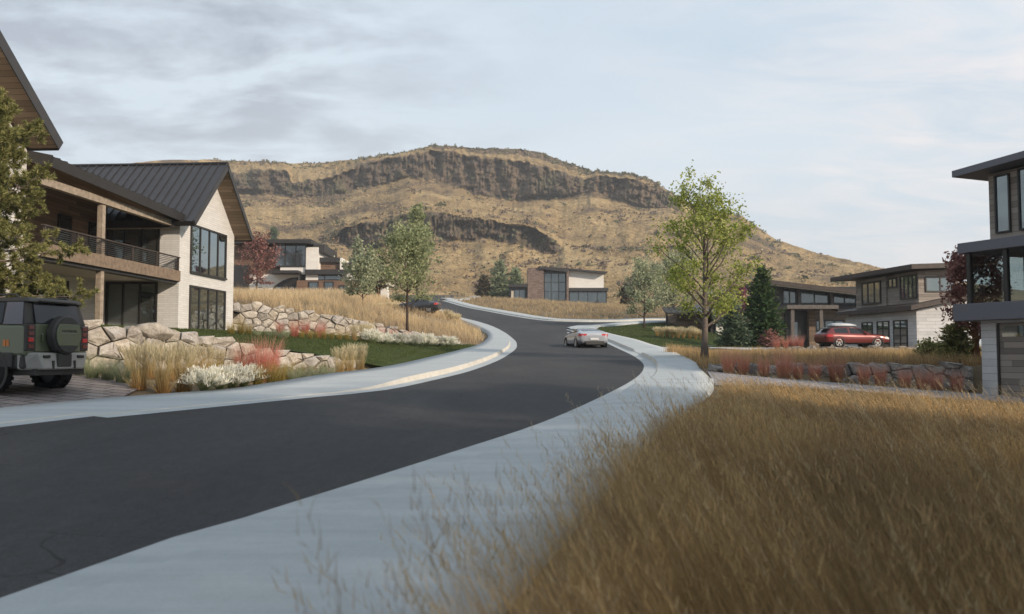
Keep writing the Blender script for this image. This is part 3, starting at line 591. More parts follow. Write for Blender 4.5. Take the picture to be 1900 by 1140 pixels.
# ------------------------------------------------------------------ stone retaining walls
def clip_poly(poly, n, d):
    out = []
    for i in range(len(poly)):
        a, b = poly[i], poly[(i + 1) % len(poly)]; da, db = a[0] * n[0] + a[1] * n[1] - d, b[0] * n[0] + b[1] * n[1] - d
        if da <= 0: out.append(a)
        if da * db < 0: t = da / (da - db); out.append((a[0] + (b[0] - a[0]) * t, a[1] + (b[1] - a[1]) * t))
    return out
def stone_wall(label, pts, ztop, base_off, cell, mat, seed, group=None, aspect=1.3, gap=.028):
    """dry stones fitted in front of the terrace step; pts run along the wall's line, ztop height of the top above the ground line"""
    rg = np.random.default_rng(seed); line = resample(pts, .25); d = np.r_[0, np.cumsum(np.linalg.norm(np.diff(line, axis=0), axis=1))]; L = d[-1]
    at = lambda s: (np.interp(s, d, line[:, 0]), np.interp(s, d, line[:, 1]))
    tg = np.gradient(line, axis=0); tg /= np.linalg.norm(tg, axis=1)[:, None]; nrm = np.stack([tg[:, 1], -tg[:, 0]], 1)     # outward (towards the street)
    nat = lambda s: (np.interp(s, d, nrm[:, 0]), np.interp(s, d, nrm[:, 1]))
    zb = lambda s: h1(at(s)[0] + nat(s)[0] * .45, at(s)[1] + nat(s)[1] * .45) - .25 + base_off
    zt = lambda s: float(np.interp(s / L, [q[0] for q in ztop], [q[1] for q in ztop])) + CZ
    hm = max(zt(s) - zb(s) for s in np.linspace(0, L, 30)) + .4; W = cell * aspect; seeds = []
    tries = 0
    while tries < 6000:
        tries += 1; q = (rg.uniform(-W, L + W), rg.uniform(-cell * .6, hm + cell * .8)); sc = rg.uniform(.62, 1.15)
        if all(((q[0] - s[0]) / W) ** 2 + ((q[1] - s[1]) / cell) ** 2 > (sc * .8) ** 2 for s in seeds): seeds.append(q)
    mb = MB()
    for i, q in enumerate(seeds):
        if not (0 < q[0] < L): continue
        H_ = zt(q[0]) - zb(q[0])
        if q[1] > H_ + cell * .12: continue
        poly = [(0, -.2), (L, -.2), (L, hm + 2), (0, hm + 2)]
        for j, o in enumerate(seeds):
            if i != j and abs(o[0] - q[0]) < 4 * W: 
                n = ((o[0] - q[0]) / W ** 2, (o[1] - q[1]) / cell ** 2); mid = ((o[0] + q[0]) / 2, (o[1] + q[1]) / 2); poly = clip_poly(poly, n, n[0] * mid[0] + n[1] * mid[1])
                if len(poly) < 3: break
        if len(poly) < 3: continue
        top = H_ + rg.uniform(-.07, .08); kx = rg.uniform(-.12, .12); poly = clip_poly(poly, (kx, 1), top + kx * q[0])
        if len(poly) < 3 or max(p[1] for p in poly) - min(p[1] for p in poly) < .16: continue
        c = np.mean(poly, axis=0); out0 = rg.uniform(.02, .16); tilt = rg.uniform(-.12, .12, 2)
        dense = []
        for a, b in zip(poly, poly[1:] + poly[:1]):
            m = max(1, int(math.hypot(b[0] - a[0], b[1] - a[1]) / .22))
            dense += [(a[0] + (b[0] - a[0]) * t / m, a[1] + (b[1] - a[1]) * t / m) for t in range(m)]
        n = len(dense); vs = []
        def pt(s, h, o):
            s_ = min(max(s, 0), L); x, y = at(s_); nx, ny = nat(s_); ov = s - s_; return (x + nx * o + ny * -ov * 0, y + ny * o, zb(s_) + h)
        for (k, o, jit) in ((1 - gap / max(.2, math.sqrt(W * cell) * .5), -.35, 0), (1 - gap / max(.2, math.sqrt(W * cell) * .5), out0 * .55, .0), (.93, out0 + .03, .02), (.62, out0 + .08, .035)):
            for (s, h) in dense:
                ss, hh = c[0] + (s - c[0]) * k, c[1] + (h - c[1]) * k; vs.append(pt(ss, hh, o + tilt[0] * (s - c[0]) + tilt[1] * (h - c[1]) + rg.normal(0, jit) if o > 0 else o))
        vs.append(pt(c[0], c[1], out0 + .09))
        fs = [(r * n + a, r * n + (a + 1) % n, (r + 1) * n + (a + 1) % n, (r + 1) * n + a) for r in range(3) for a in range(n)] + [(3 * n + a, 3 * n + (a + 1) % n, 4 * n) for a in range(n)]
        mb.add(vs, fs)
    mid = at(L / 2); root = thing('stone_wall', label, 'stone wall', (mid[0], mid[1], zb(L / 2)), group)
    mb.build('stonework', mat, root)
    b2 = MB(); S = np.linspace(.05, L - .05, int(L / .3)); V = []
    for s in S:
        x, y = at(s); nx, ny = nat(s); zz_ = zt(s) - .22
        V += [(x - nx * .05, y - ny * .05, zb(s) - .2), (x - nx * .05, y - ny * .05, zz_), (x - nx * .45, y - ny * .45, zz_), (x - nx * .45, y - ny * .45, zb(s) - .2)]
    b2.add(V, [(4 * i + a, 4 * i + (a + 1) % 4, 4 * i + 4 + (a + 1) % 4, 4 * i + 4 + a) for i in range(len(S) - 1) for a in range(4)] + [(0, 1, 2, 3), tuple(range(4 * len(S) - 4, 4 * len(S)))[::-1]]); b2.build('backing', 'joint', root)
    return root
stone_wall('low boulder wall behind the green car and the planted kerbside bed', [(p[0], p[1] + .12) for p in LW], [(0, .88), (.18, .85), (.32, .78), (.5, .42), (.64, .18), (.8, -.05), (.92, -.28), (1, -.48)], 0, .58, 'stone', 11)
stone_wall('long cream stone wall holding up the dry meadow above the lawn', [(p[0], p[1] + .12) for p in [(-15.4, 47.1)] + UW[1:4] + [(-2.9, 56.0)]], [(0, 2.85), (.1, 2.8), (.3, 2.32), (.5, 1.95), (.66, 1.5), (.85, .95), (1, .62)], 0, .56, 'stone', 19)
stone_wall('dark boulder wall beside the right hand garage with red grasses at its foot', [(p[0], p[1] + .12) for p in RW], [(0, -.45), (.15, -.36), (.5, -.36), (1, -.40)], 0, .6, 'stone_grey', 14)
stone_wall('low grey boulder wall in front of the parked red car', [(p[0], p[1] + .12) for p in [(13, 55.1)] + RU[1:]], [(0, .22), (.3, .3), (.32, .42), (1, .36)], 0, .55, 'stone_grey', 15)
def boulder(label, c, s, seed, mat='stone', rot=0.0):
    bm = bmesh.new(); bmesh.ops.create_icosphere(bm, subdivisions=4, radius=1)
    rg = np.random.default_rng(seed); D = rg.normal(size=(14, 3)); D /= np.linalg.norm(D, axis=1)[:, None]; lim = rg.uniform(.62, .92, 14)
    for v in bm.verts:
        p = np.array(v.co); dt = D @ p
        for dd, l in zip(D, lim):
            e = float(dd @ p)
            if e > l: p = p - dd * (e - l) * .85
        p = p * (1 + (float(fbm(np.array([p[0] * 3 + 9]), np.array([p[1] * 3 + p[2] * 2.0]), 3)[0]) - .5) * .16)
        v.co = (p[0] * s[0], p[1] * s[1], p[2] * s[2])
    bmesh.ops.rotate(bm, verts=bm.verts, matrix=Matrix.Rotation(rot, 3, 'Y'))
    me = bpy.data.meshes.new('boulder'); bm.to_mesh(me); bm.free(); me.materials.append(M[mat]); me.polygons.foreach_set('use_smooth', np.ones(len(me.polygons), bool))
    o = bpy.data.objects.new('boulder', me); COL.objects.link(o); o.location = c; ORG[o] = Vector(c); return tag(o, label, 'boulder')
boulder('big rounded tan boulder lying on top of the low boulder wall', P(287, 614, 25.4), (.56, .45, .30), 4, rot=.1)
boulder('small grey boulder at the near end of the wall with red grasses', P(1331, 685, 30.2), (.3, .28, .15), 6, 'stone_grey')

# ------------------------------------------------------------------ standing-seam roof plane with ribs, boards beneath and an edge
def roof_plane(root, T, a, b, c, d, t=.16, ribs=.42, edge='fascia', mat='roof', soffit='soffit', along=None):
    """a-b eave, d-c ridge (local coordinates); parts roof (with ribs), soffit, fascia"""
    a, b, c, d = map(Vector, (a, b, c, d)); n = (b - a).cross(d - a).normalized(); n = n if n.z > 0 else -n
    r = MB(T); r.hexa([a - n * .05, b - n * .05, c - n * .05, d - n * .05, a, b, c, d])
    if ribs:
        L = (b - a).length; m = int(L / ribs)
        for i in range(m + 1):
            u = i / m; p, q = a + (b - a) * u, d + (c - d) * u; w_ = (b - a).normalized() * .022
            r.hexa([p - w_, p + w_, q + w_, q - w_, p - w_ + n * .055, p + w_ + n * .055, q + w_ + n * .055, q - w_ + n * .055])
    o = r.build('roof', mat, root)
    cen = (a + b + c + d) / 4; inn = lambda p, k=.05: p + (cen - p).normalized() * k
    s = MB(T); s.hexa([inn(p) - n * (t - .002) for p in (a, b, c, d)] + [inn(p) - n * .06 for p in (a, b, c, d)]); s.build('soffit', soffit, root)
    f = MB(T)
    for p, q in ((a, b), (b, c), (d, a)):
        e = (q - p).normalized(); out = e.cross(n).normalized(); out = out if out.dot((p + q) / 2 - cen) > 0 else -out
        f.hexa([p - n * (t + .05) - e * .0, q - n * (t + .05), q - n * (t + .05) + out * .04, p - n * (t + .05) + out * .04, p + n * .012, q + n * .012, q + n * .012 + out * .04, p + n * .012 + out * .04])
    f.build('fascia', edge, root)
# ------------------------------------------------------------------ gabled brick house on the left
zb = h1(-14.5, 43.5) - .03; TA = frame((-15.5, 40, zb), (1, -.068))
A = thing('gabled_house', 'whitewashed brick house with dark metal gables and a timber balcony', 'house', TA(-6, -6, 0))
mb = MB(TA)
mb.prism([(-11, 0, -.6), (-11, 6.5, -.6), (-11, 6.5, 5.45), (-11, 3.25, 8.45), (-11, 0, 5.45)], TA(11, 0, 0) - TA(0, 0, 0) if False else (11, 0, 0)); mb.build('wall', 'brick', A)
mb = MB(TA).box(-14, -3.5, -16, -.01, -.6, 2.58); mb.build('wall', 'brick', A)
mb = MB(TA).box(-14, -3.52, -16, -.012, 2.58, 6.2); mb.build('wall', 'wood', A)
g1 = MB(TA); g1.prism([(-14, -23.5, -.6), (-14, -10.5, -.6), (-14, -10.5, 6.1), (-14, -17, 11.1), (-14, -23.5, 6.1)], (13.4, 0, 0)); g1.build('wall', 'brick', A)
# wing roof: eaves at both sides of the gable, 0.9 m verge
k_ = 3.0 / 3.25; ez = lambda y: 8.45 + .22 - k_ * abs(y - 3.25)
roof_plane(A, TA, (.9, -.55, ez(-.55)), (-11, -.55, ez(-.55)), (-11, 3.25, ez(3.25)), (.9, 3.25, ez(3.25)), t=.2)
roof_plane(A, TA, (-11, 6.85, ez(6.85)), (.9, 6.85, ez(6.85)), (.9, 3.25, ez(3.25)), (-11, 3.25, ez(3.25)), t=.2)
MB(TA).box(-11, .92, 3.15, 3.35, ez(3.25) - .02, ez(3.25) + .06).build('ridge_cap', 'roof', A)
MB(TA).box(-4.0, -.05, -.62, -.56, ez(-.55) - .3, ez(-.55) + .02).build('gutter', 'fascia', A)
# near gable roof
e1 = lambda y: 11.6 - .77 * abs(y + 17)
roof_plane(A, TA, (-14.2, -10.25, e1(-10.25)), (.5, -10.25, e1(-10.25)), (.5, -17, e1(-17)), (-14.2, -17, e1(-17)), t=.3)
roof_plane(A, TA, (.5, -23.75, e1(-23.75)), (-14.2, -23.75, e1(-23.75)), (-14.2, -17, e1(-17)), (.5, -17, e1(-17)), t=.3)
# porch roof over the balcony
roof_plane(A, TA, (.3, -10.45, 5.88), (.3, -.02, 5.5), (-8.6, -.02, 7.4), (-8.6, -10.45, 7.78), t=.3)
MB(TA).box(-.36, -.12, -10.45, -.02, 4.95, 5.22).build('beam', 'timber', A)
MB(TA).box(-3.5, -.43, -.36, -.03, 4.88, 5.23).build('beam', 'timber', A)
for y in (-6.35,): MB(TA).box(-.34, -.10, y - .11, y + .11, -.5, 4.9).build('post', 'timber', A, bevel=.015)
# balcony: floor, edge board, railing
MB(TA).box(-3.5, -.04, -10.45, -.02, 2.62, 2.88).build('balcony_floor', 'timber', A)
MB(TA).box(-3.5, -.06, -10.45, -.03, 2.46, 2.62).build('balcony_ceiling', 'white', A)
MB(TA).box(-.035, .06, -10.45, .03, 2.42, 2.9).build('edge_beam', M['timber_brown'], A)
MB(TA).box(-.5, -.08, -10.45, -.03, 2.3, 2.46).build('steel_beam', 'fascia', A)
r = MB(TA)
for z in np.linspace(2.98, 3.44, 7): r.box(-.02, .005, -10.45, -.02, z - .012, z + .012)
rail = MB(TA).box(-.06, .045, -10.45, .02, 3.5, 3.55).build('railing', 'roof_brown', A); r.build('rail_bar', 'frame', rail)
for y in (-10.3, -8.3, -4.3, -2.2, -.08):
    MB(TA).box(-.055, .025, y - .035, y + .035, 2.88, 3.5).build('railing_post', 'roof_brown', A)
window(A, TA, 'x', 0, 1.1, 5.35, 2.92, 5.3, 1, 4, 1, .09, 'glass', sill=True)
window(A, TA, 'x', 0, 1.1, 5.35, .12, 2.34, 1, 4, 1, .09, 'glass', sill=True)
# glazing behind balcony: wing side (faces the camera) and recessed long wall
window(A, TA, 'y', 0, -3.48, -.95, 2.9, 5.0, -1, 3, 1, .1, 'glass_lifted'); window(A, TA, 'y', 0, -3.48, -1.0, -.1, 2.4, -1, 3, 1, .1, 'glass_lifted')
window(A, TA, 'x', -3.5, -1.6, -.5, 2.9, 5.0, 1, 1, 1, .1, 'glass_lifted', 'balcony_door'); window(A, TA, 'x', -3.5, -3.95, -3.0, 2.9, 5.0, 1, 1, 1, .1, 'glass_lifted', 'balcony_door')
window(A, TA, 'x', -3.5, -5.6, -3.1, -.1, 2.2, 1, 2, 1, .1, 'glass_lifted'); window(A, TA, 'x', -3.5, -8.2, -6.4, 2.9, 5.2, 1, 1, 1, .1, 'glass_lifted')
window(A, TA, 'x', -.6, -20, -16, .9, 2.5, 1, 3, 1, .1, 'glass_lifted')

# ------------------------------------------------------------------ far modern house above the meadow (left)
def px_block(Y, yaw=0.0):
    """local frame in a plane at depth Y facing the street: x to the right, y away, photo pixels give x and z"""
    T0 = lambda x, y, z: Vector((x, Y + y, z))
    return T0, lambda px: (px - 950) / FPX * Y, lambda py: P(950, py, Y).z
def house_boxes(root, Y, specs):
    T0, X, Z = px_block(Y)
    for (nm, mat, x0, x1, y0, y1, f, b) in specs: MB(T0).box(X(x0), X(x1), f, b, Z(y1), Z(y0)).build(nm, mat, root)
    return T0, X, Z
Yb = 104.; zB = h1(-24, Yb) - .3; zp = 655 - (zB - CZ) / Yb * FPX + 6
B = thing('modern_house', 'stacked flat roofed modern house with cedar slats, white walls and dark glass above the meadow', 'house', (-24, Yb, zB))
T0, X, Z = house_boxes(B, Yb, [
    ('wall', 'wood_red', 425, 515, 454, 520, 1.2, 9), ('wall', 'brick_far', 459, 552, 509, zp, .6, 9), ('wall', 'brick_far', 517, 569, 495, 509, .3, 8),
    ('wall', 'brick_far', 566, 589, 459, 520, .0, 7), ('roof', 'fascia', 428, 580, 446.5, 453.5, -1.2, 10), ('roof', 'fascia', 578, 599, 454, 468, .2, 8), ('wall', 'brick_far', 569, 590, 468, 500, .8, 7),
    ('roof', 'fascia', 504, 557, 504, 509, -1.6, 2), ('wall', 'frame', 428, 458, 492, zp, .2, 8), ('wall', 'wood_red', 588, 627, 486, 502, 1.0, 7), ('roof', 'fascia', 587, 629, 477, 486, .6, 7.4), ('wall', 'brick_far', 628, 632, 478, 502, .5, 7),
    ('roof', 'fascia', 566, 637, 501, 510, -.5, 7), ('wall', 'wood_red', 550, 681, 521, zp, -.2, 7), ('wall', 'frame', 569, 634, 510, 521, .1, 6.5),
    ('roof', 'fascia', 632, 690, 486.5, 489, .5, 8), ('wall', 'cream', 634, 682, 489, 494, 1, 8), ('wall', 'brick_far', 634, 684, 494, 521, 2, 8),
    ('roof', 'cream', 680, 722, 524, 529, -.6, 5), ('wall', 'brick_far', 704, 717, 529, zp, .6, 2), ('wall', 'wood_red', 681, 704, 529, zp, 3.5, 7), ('post', 'white', 681, 684, 529, zp, -.4, -.1)])
for (a, b, c, d, at_, n, gm) in [(507, 566, 452.8, 495, .25, 3, 'glass_far'), (572, 591, 523, 556, -.2, 1, 'glass_far'), (601, 619, 523, 561, -.2, 1, 'glass_far'), (629, 645, 530, 561, -.2, 2, 'glass_far'), (569.5, 633, 510.5, 520.5, .1, 2, 'glass_far')]:
    window(B, T0, 'y', at_ , X(a), X(b), Z(d), Z(c), -1, n, 1, .13, gm)
MB(T0).box(X(507), X(566), .26, 7, Z(495), Z(452.8)).build('wall', 'frame', B)
ar = MB(T0); arc = [(X(504), .52, Z(zp)), (X(550), .52, Z(zp)), (X(550), .52, Z(514))] + [(X(504) + (X(550) - X(504)) * (1 - math.sin(t)), .52, Z(532) + (Z(514) - Z(532)) * math.cos(t - math.pi / 2 + math.pi / 2 - t * 0) * 1) for t in ()] + [(X(550) - (X(550) - X(504)) * u, .52, Z(514 + 18 * u ** 2.2)) for u in (.2, .4, .6, .8, 1.0)]
ar.prism(arc, (0, .06, 0)).build('arch_shade', 'frame', B)  # dark plate standing in for the shade inside the arch
window(B, T0, 'y', .52, X(508), X(548), Z(545), Z(531), -1, 4, 1, .09, 'glass_lifted')
# ------------------------------------------------------------------ small house on the rise in the middle
Yc = 152.; zC = h1(9, Yc) - .3; zp = 655 - (zC - CZ) / Yc * FPX + 2
C = thing('hillside_house', 'small split level house on the rise with brown stone tower and tall window', 'house', (9, Yc, zC))
T0, X, Z = house_boxes(C, Yc, [
    ('tower', 'fieldstone', 979, 1009, 498, zp, -.8, 5), ('wall', 'frame', 1009, 1051, 504, zp, .2, 8), ('wall', 'fieldstone', 1051, 1055, 495, zp, -.9, 6), ('lower_roof', 'fascia', 1055, 1128.5, 535, 541, -.8, 6),
    ('wall', 'frame', 1055, 1126, 541, zp, -.2, 6), ('lower_roof', 'fascia', 943, 980, 528, 533.5, -.7, 5), ('wall', 'frame', 945, 979, 533.5, zp, .1, 4.5), ('plinth', 'fieldstone', 1007, 1053, 559.5, zp + 4, -.6, 4), ('patio_wall', 'cream', 948.5, 953, 540, zp, -.1, .05)])
MB(T0).prism([(X(1055), .3, Z(535)), (X(1121), .3, Z(535)), (X(1121), .3, Z(505)), (X(1055), .3, Z(501))], (0, 6, 0)).build('wall', 'brick_far', C)
MB(T0).prism([(X(998), -1.2, Z(496)), (X(1053), -1.2, Z(499.2)), (X(1053), -1.2, Z(506.5)), (X(1000), -1.2, Z(500))], (0, 10, 0)).build('roof', 'fascia', C)
MB(T0).prism([(X(1053), -1.0, Z(499.5)), (X(1128.5), -1.0, Z(505.3)), (X(1121), -1.0, Z(509)), (X(1055), -1.0, Z(501.5))], (0, 10, 0)).build('roof', 'fascia', C)
window(C, T0, 'y', .2, X(1009.5), X(1050.5), Z(559), Z(506.5), -1, 3, 3, .16, 'glass_far'); window(C, T0, 'y', -.2, X(1056), X(1125.5), Z(563), Z(541.5), -1, 4, 1, .14, 'glass_far'); window(C, T0, 'y', .1, X(953), X(975), Z(558), Z(537), -1, 2, 1, .14, 'glass_far')
# ------------------------------------------------------------------ long dark house behind the conifers (right)
Yd_ = 84.; zD = h1(27, Yd_ - 2) - .2; zp = 655 - (zD - CZ) / Yd_ * FPX + 3
D = thing('long_house', 'long low dark timber house with a clerestory under one sloping roof', 'house', (27, Yd_, zD))
T0, X, Z = house_boxes(D, Yd_, [
    ('wall', 'wood_grey', 1392, 1575, 573, zp, .6, 9), ('wall', 'frame', 1440, 1616, 530, 566, 1.6, 9), ('lower_roof', 'timber_grey', 1448, 1541, 568.5, 575.5, -2.2, 3), ('wall', 'frame', 1459, 1512, 576, zp, .35, 1), ('wall', 'wood', 1500, 1512, 576, zp, -.2, 1),
    ('post', 'timber_grey', 1456, 1462, 575, zp, -2.0, -1.7), ('post', 'timber_grey', 1508, 1514, 575, zp, -2.0, -1.7), ('post', 'timber_grey', 1490, 1494, 533, 567, 1.2, 1.5), ('post', 'timber_grey', 1551, 1556, 537, 567, 1.2, 1.5), ('post', 'timber_grey', 1603, 1607, 540, 567, 1.2, 1.5),
    ('wall', 'wood', 1251, 1304, 584, zp - 6, -1.5, 4), ('wall', 'brick_far', 1318, 1336, 586, zp, -2.4, 3), ('wall', 'fascia', 1309, 1318, 585, zp, -2.2, 3), ('wall', 'wood_grey', 1336, 1394, 583, zp, -.5, 6), ('post', 'frame', 1231, 1234, 582, zp - 4, -1.5, -1.3)])
MB(T0).prism([(X(1415), -.6, Z(519)), (X(1640), -.6, Z(545.5)), (X(1640), -.6, Z(552)), (X(1415), -.6, Z(527))], (0, 11, 0)).build('roof', 'roof_brown', D)
MB(T0).prism([(X(1421), -.45, Z(527.6)), (X(1632), -.45, Z(551.2)), (X(1632), -.45, Z(553.2)), (X(1421), -.45, Z(529.6))], (0, .1, 0)).build('roof_trim', 'cream', D)
for a, b in ((1462, 1489), (1495, 1550), (1557, 1602)): window(D, T0, 'y', 1.6, X(a), X(b), Z(563), Z(530 + (a - 1450) * .1), -1, 2, 1, .14, 'glass_far')
d_ = window(D, T0, 'y', .35, X(1467), X(1488), Z(zp), Z(592), -1, 1, 1, .3, 'glass_far', 'front_door')
window(D, T0, 'y', .6, X(1516), X(1571), Z(615), Z(593), -1, 3, 1, .16, 'glass_far')
roof_plane(D, T0, (X(1541), -2.0, Z(577)), (X(1612), -2.0, Z(578)), (X(1612), 2, Z(563)), (X(1530), 2, Z(563)), .12, .5)
roof_plane(D, T0, (X(1268), -4, Z(584)), (X(1402), -4, Z(582)), (X(1402), 3, Z(563)), (X(1300), 3, Z(563)), .12, .5)
roof_plane(D, T0, (X(1226), -3, Z(583)), (X(1290), -3, Z(583)), (X(1300), 3, Z(567)), (X(1240), 3, Z(567)), .12, .5)
# ------------------------------------------------------------------ house with three garage doors (right)
ce = P(1702, 647, 60); TE = frame((ce.x, ce.y, h1(ce.x + .5, ce.y + 3) - .15), (.99, .14))
E = thing('garage_house', 'two storey board clad house with three tall garage doors facing the red car', 'house', TE(4, 4, 0))
h0 = P(1702, 576, 60).z - TE(0, 0, 0).z
MB(TE).prism([(0, 0, -.8), (4.2, 0, -.8), (4.2, 0, h0 + .93), (0, 0, h0)], (0, 9.4, 0)).build('wall', 'brick_grey', E)
MB(TE).prism([(-.7, -.5, h0 - .02), (4.6, -.5, h0 + 1.02), (4.6, -.5, h0 + 1.34), (-.7, -.5, h0 + .30)], (0, 10.3, 0)).build('lower_roof', 'roof_brown', E)
u0, u1 = h0 + .35, h0 + 2.85
MB(TE).prism([(.8, .9, u0 - .3), (4.2, .9, u0 - .3), (4.2, .9, u1 + .2), (.8, .9, u1)], (0, 8.3, 0)).build('wall', 'wood_grey', E)
MB(TE).box(.68, .8, 4.75, 5.2, u0, u1).build('post', 'wood_grey', E)
MB(TE).prism([(-.4, -.2, u1 + .02), (5.0, -.2, u1 + .25), (5.0, -.2, u1 + .6), (-.4, -.2, u1 + .36)], (0, 11.2, 0)).build('roof', 'roof_brown', E)
for (a, b) in ((1.05, 2.75), (3.3, 4.9), (5.5, 7.0)):
    gm = window(E, TE, 'x', 0, a, b, -.1, 2.15, -1, 2, 4, .09, 'glass_lifted', 'garage_door')
    m = MB(TE)
    for i in range(2): m.box(-.045, -.031, a + .11 + i * (b - a) / 2 - (.02 if i else 0), a + (i + 1) * (b - a) / 2 - .07, 0, 1.5)
    m.build('panel', 'wood_grey', gm)
window(E, TE, 'x', .8, 5.6, 8.3, u0 + .45, u0 + 2.2, -1, 3, 1, .12, 'glass_lifted'); window(E, TE, 'x', .8, 3.45, 4.65, u0 + 1.5, u0 + 2.25, -1, 2, 1, .1, 'glass_lifted'); window(E, TE, 'x', .8, 1.05, 3.1, u0 + .55, u0 + 2.3, -1, 4, 1, .12, 'glass_lifted')
window(E, TE, 'y', .9, 1.3, 3.6, u0 + 1.0, u0 + 2.1, -1, 2, 1, .1, 'glass_lifted')
# ------------------------------------------------------------------ near house on the right edge
zF = h1(15.4, 28.6) - .02; TF = frame((15.77, 29, zF), (.92, .38))
F = thing('slate_band_house', 'tall house with slate grey bands, a glazed terrace and a plank garage door', 'house', TF(3, -3, 0))
z1, z2 = P(950, 596, 29.2).z - zF, P(950, 565, 29.2).z - zF; z3, z4 = P(950, 470, 29.1).z - zF, P(950, 451, 29.1).z - zF; z5 = P(950, 325, 29).z - zF
MB(TF).box(0, 8, -.56, 0, -.5, z1).build('wall', 'brick_grey', F); MB(TF).box(.14, 8, -3.5, -.56, -.5, z1 - .001).build('wall', 'brick_grey', F); MB(TF).box(0, 8, -10, -3.5, -.5, z1).build('wall', 'brick_grey', F)
MB(TF).box(0, .139, -3.5, -.56, z1 - .1, z1 - .001).build('lintel', 'brick_grey', F)
gd = MB(TF).box(.06, .135, -3.42, -.64, -.1, z1 - .12).build('garage_door', 'wood_grey', F)
gl = MB(TF)
for i in range(3): gl.box(.045, .06, -3.3 + i * .9, -2.55 + i * .9, z1 - .55, z1 - .2)
gl.build('pane', 'glass_lifted', gd)
for a in (-.64, -3.49): MB(TF).box(.02, .13, a, a + .07, -.1, z1 - .1).build('door_frame', 'frame', F)
MB(TF).box(-.55, 8, -10, .62, z1, z2).build('floor_band', 'band', F, bevel=.01); MB(TF).box(-.4, 8, -10, .5, z3, z4).build('floor_band', 'band', F, bevel=.01)
for (x, y) in ((-.18, .22), (-.18, -1.15), (-.18, -3.4), (2.6, .22), (5.6, .22), (7.7, .22)): MB(TF).box(x - .07, x + .07, y - .07, y + .07, z2, z3).build('post', 'frame', F)
for (a, b) in ((-1.08, .15), (-3.33, -1.22)): MB(TF).box(-.19, -.17, a, b, z2, z3 - .02).build('glass_panel', 'clear', F)
MB(TF).box(-.11, 2.53, .21, .23, z2, z3 - .02).build('glass_panel', 'clear', F)
MB(TF).box(2.67, 5.53, .21, .23, z2, z3 - .02).build('glass_panel', 'clear', F)
MB(TF).box(4.8, 8, -10, -5.0, z2, z3).build('wall', 'wood_grey', F)
MB(TF).box(.25, 8, -10, -.25, z4, z5 + .0).build('wall', 'wood_grey', F)
window(F, TF, 'x', .25, -1.05, -.5, z4 + .25, z5 - .12, -1, 1, 1, .05, 'glass'); window(F, TF, 'x', .25, -2.3, -1.35, z4 + .25, z5 - .05, -1, 1, 1, .05, 'glass')
MB(TF).prism([(-.5, .55, z5 - .02), (-.5, -10.4, z5 + .5), (-.5, -10.4, z5 + .72), (-.5, .55, z5 + .2)], (9, 0, 0)).build('roof', 'band', F)
# unseen house, added out of view to cast shade on the near ground
N = thing('added_shade_house', 'unseen grey boarded gabled house added beyond the field to cast shade', 'house', (14, -12, h1(14, -12)))
TN = frame((9, -26, h1(12, -12) - .3), (1, 0)); MB(TN).prism([(0, 0, 0), (10, 0, 0), (10, 0, 6.2), (5, 0, 9.2), (0, 0, 6.2)], (0, 24, 0)).build('wall', 'wood_grey', N)
roof_plane(N, TN, (-.6, -.6, 6.0), (-.6, 24.6, 6.0), (5, 24.6, 9.45), (5, -.6, 9.45), .15, .6); roof_plane(N, TN, (10.6, 24.6, 6.0), (10.6, -.6, 6.0), (5, -.6, 9.45), (5, 24.6, 9.45), .15, .6)
for y in (3, 9, 15, 20): window(N, TN, 'x', 0, y, y + 2, 1, 2.6, -1, 2, 1, .08, 'glass_lifted'); window(N, TN, 'x', 0, y, y + 2, 4, 5.5, -1, 2, 1, .08, 'glass_lifted')
# ------------------------------------------------------------------ blades and grasses
def blades(base, h, lean, width, segs=4, curve=1.6, rng=RNG, tipw=.12, face=None):
    """ribbons: base (n,3), h (n,), lean (n,2) tip shift, width (n,) or number -> V, F, along"""
    n = len(base); t = np.linspace(0, 1, segs + 1); w = np.broadcast_to(width, (n,)); az = rng.uniform(0, math.pi, n) if face is None else face + rng.normal(0, .5, n)
    sx, sy = np.cos(az), np.sin(az); V = np.empty((n, segs + 1, 2, 3)); kk = np.sqrt(np.maximum(1 - np.minimum((lean ** 2).sum(1) / np.maximum(h, .01) ** 2, .85), .15))
    for i, tt in enumerate(t):
        c = base + np.stack([lean[:, 0] * tt ** curve, lean[:, 1] * tt ** curve, h * kk * (tt if curve < 2.4 else tt * (1.5 - .5 * tt ** 2))], 1); ww = w * ((1 - tt) * (1 - tipw) + tipw) * .5
        V[:, i, 0] = c - np.stack([sx * ww, sy * ww, 0 * ww], 1); V[:, i, 1] = c + np.stack([sx * ww, sy * ww, 0 * ww], 1)
    k = np.arange(n)[:, None] * (segs + 1) * 2 + np.arange(segs)[None] * 2; F = np.stack([k, k + 1, k + 3, k + 2], -1).reshape(-1, 4)
    return V.reshape(-1, 3), F, np.broadcast_to(np.repeat(t, 2)[None], (n, (segs + 1) * 2)).ravel()
def join(parts):
    V, F, A, o = [], [], [], 0
    for v, f, a in parts: V.append(v); F.append(f + o); A.append(a); o += len(v)
    return np.concatenate(V), np.concatenate(F), np.concatenate(A)
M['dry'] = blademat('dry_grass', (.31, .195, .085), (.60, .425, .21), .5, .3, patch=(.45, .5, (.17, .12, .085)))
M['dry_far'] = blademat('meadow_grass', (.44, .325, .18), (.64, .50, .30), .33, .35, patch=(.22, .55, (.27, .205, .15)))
M['lawn_blade'] = blademat('lawn_grass', (.042, .058, .015), (.09, .112, .036), .4, .3)
M['tan'] = blademat('tan_reed_grass', (.42, .235, .085), (.58, .49, .29), .3, .35, mid=(.47, .36, .17)); M['tan_plume'] = blademat('tan_plume', (.58, .49, .30), (.68, .61, .43), .25, .4)
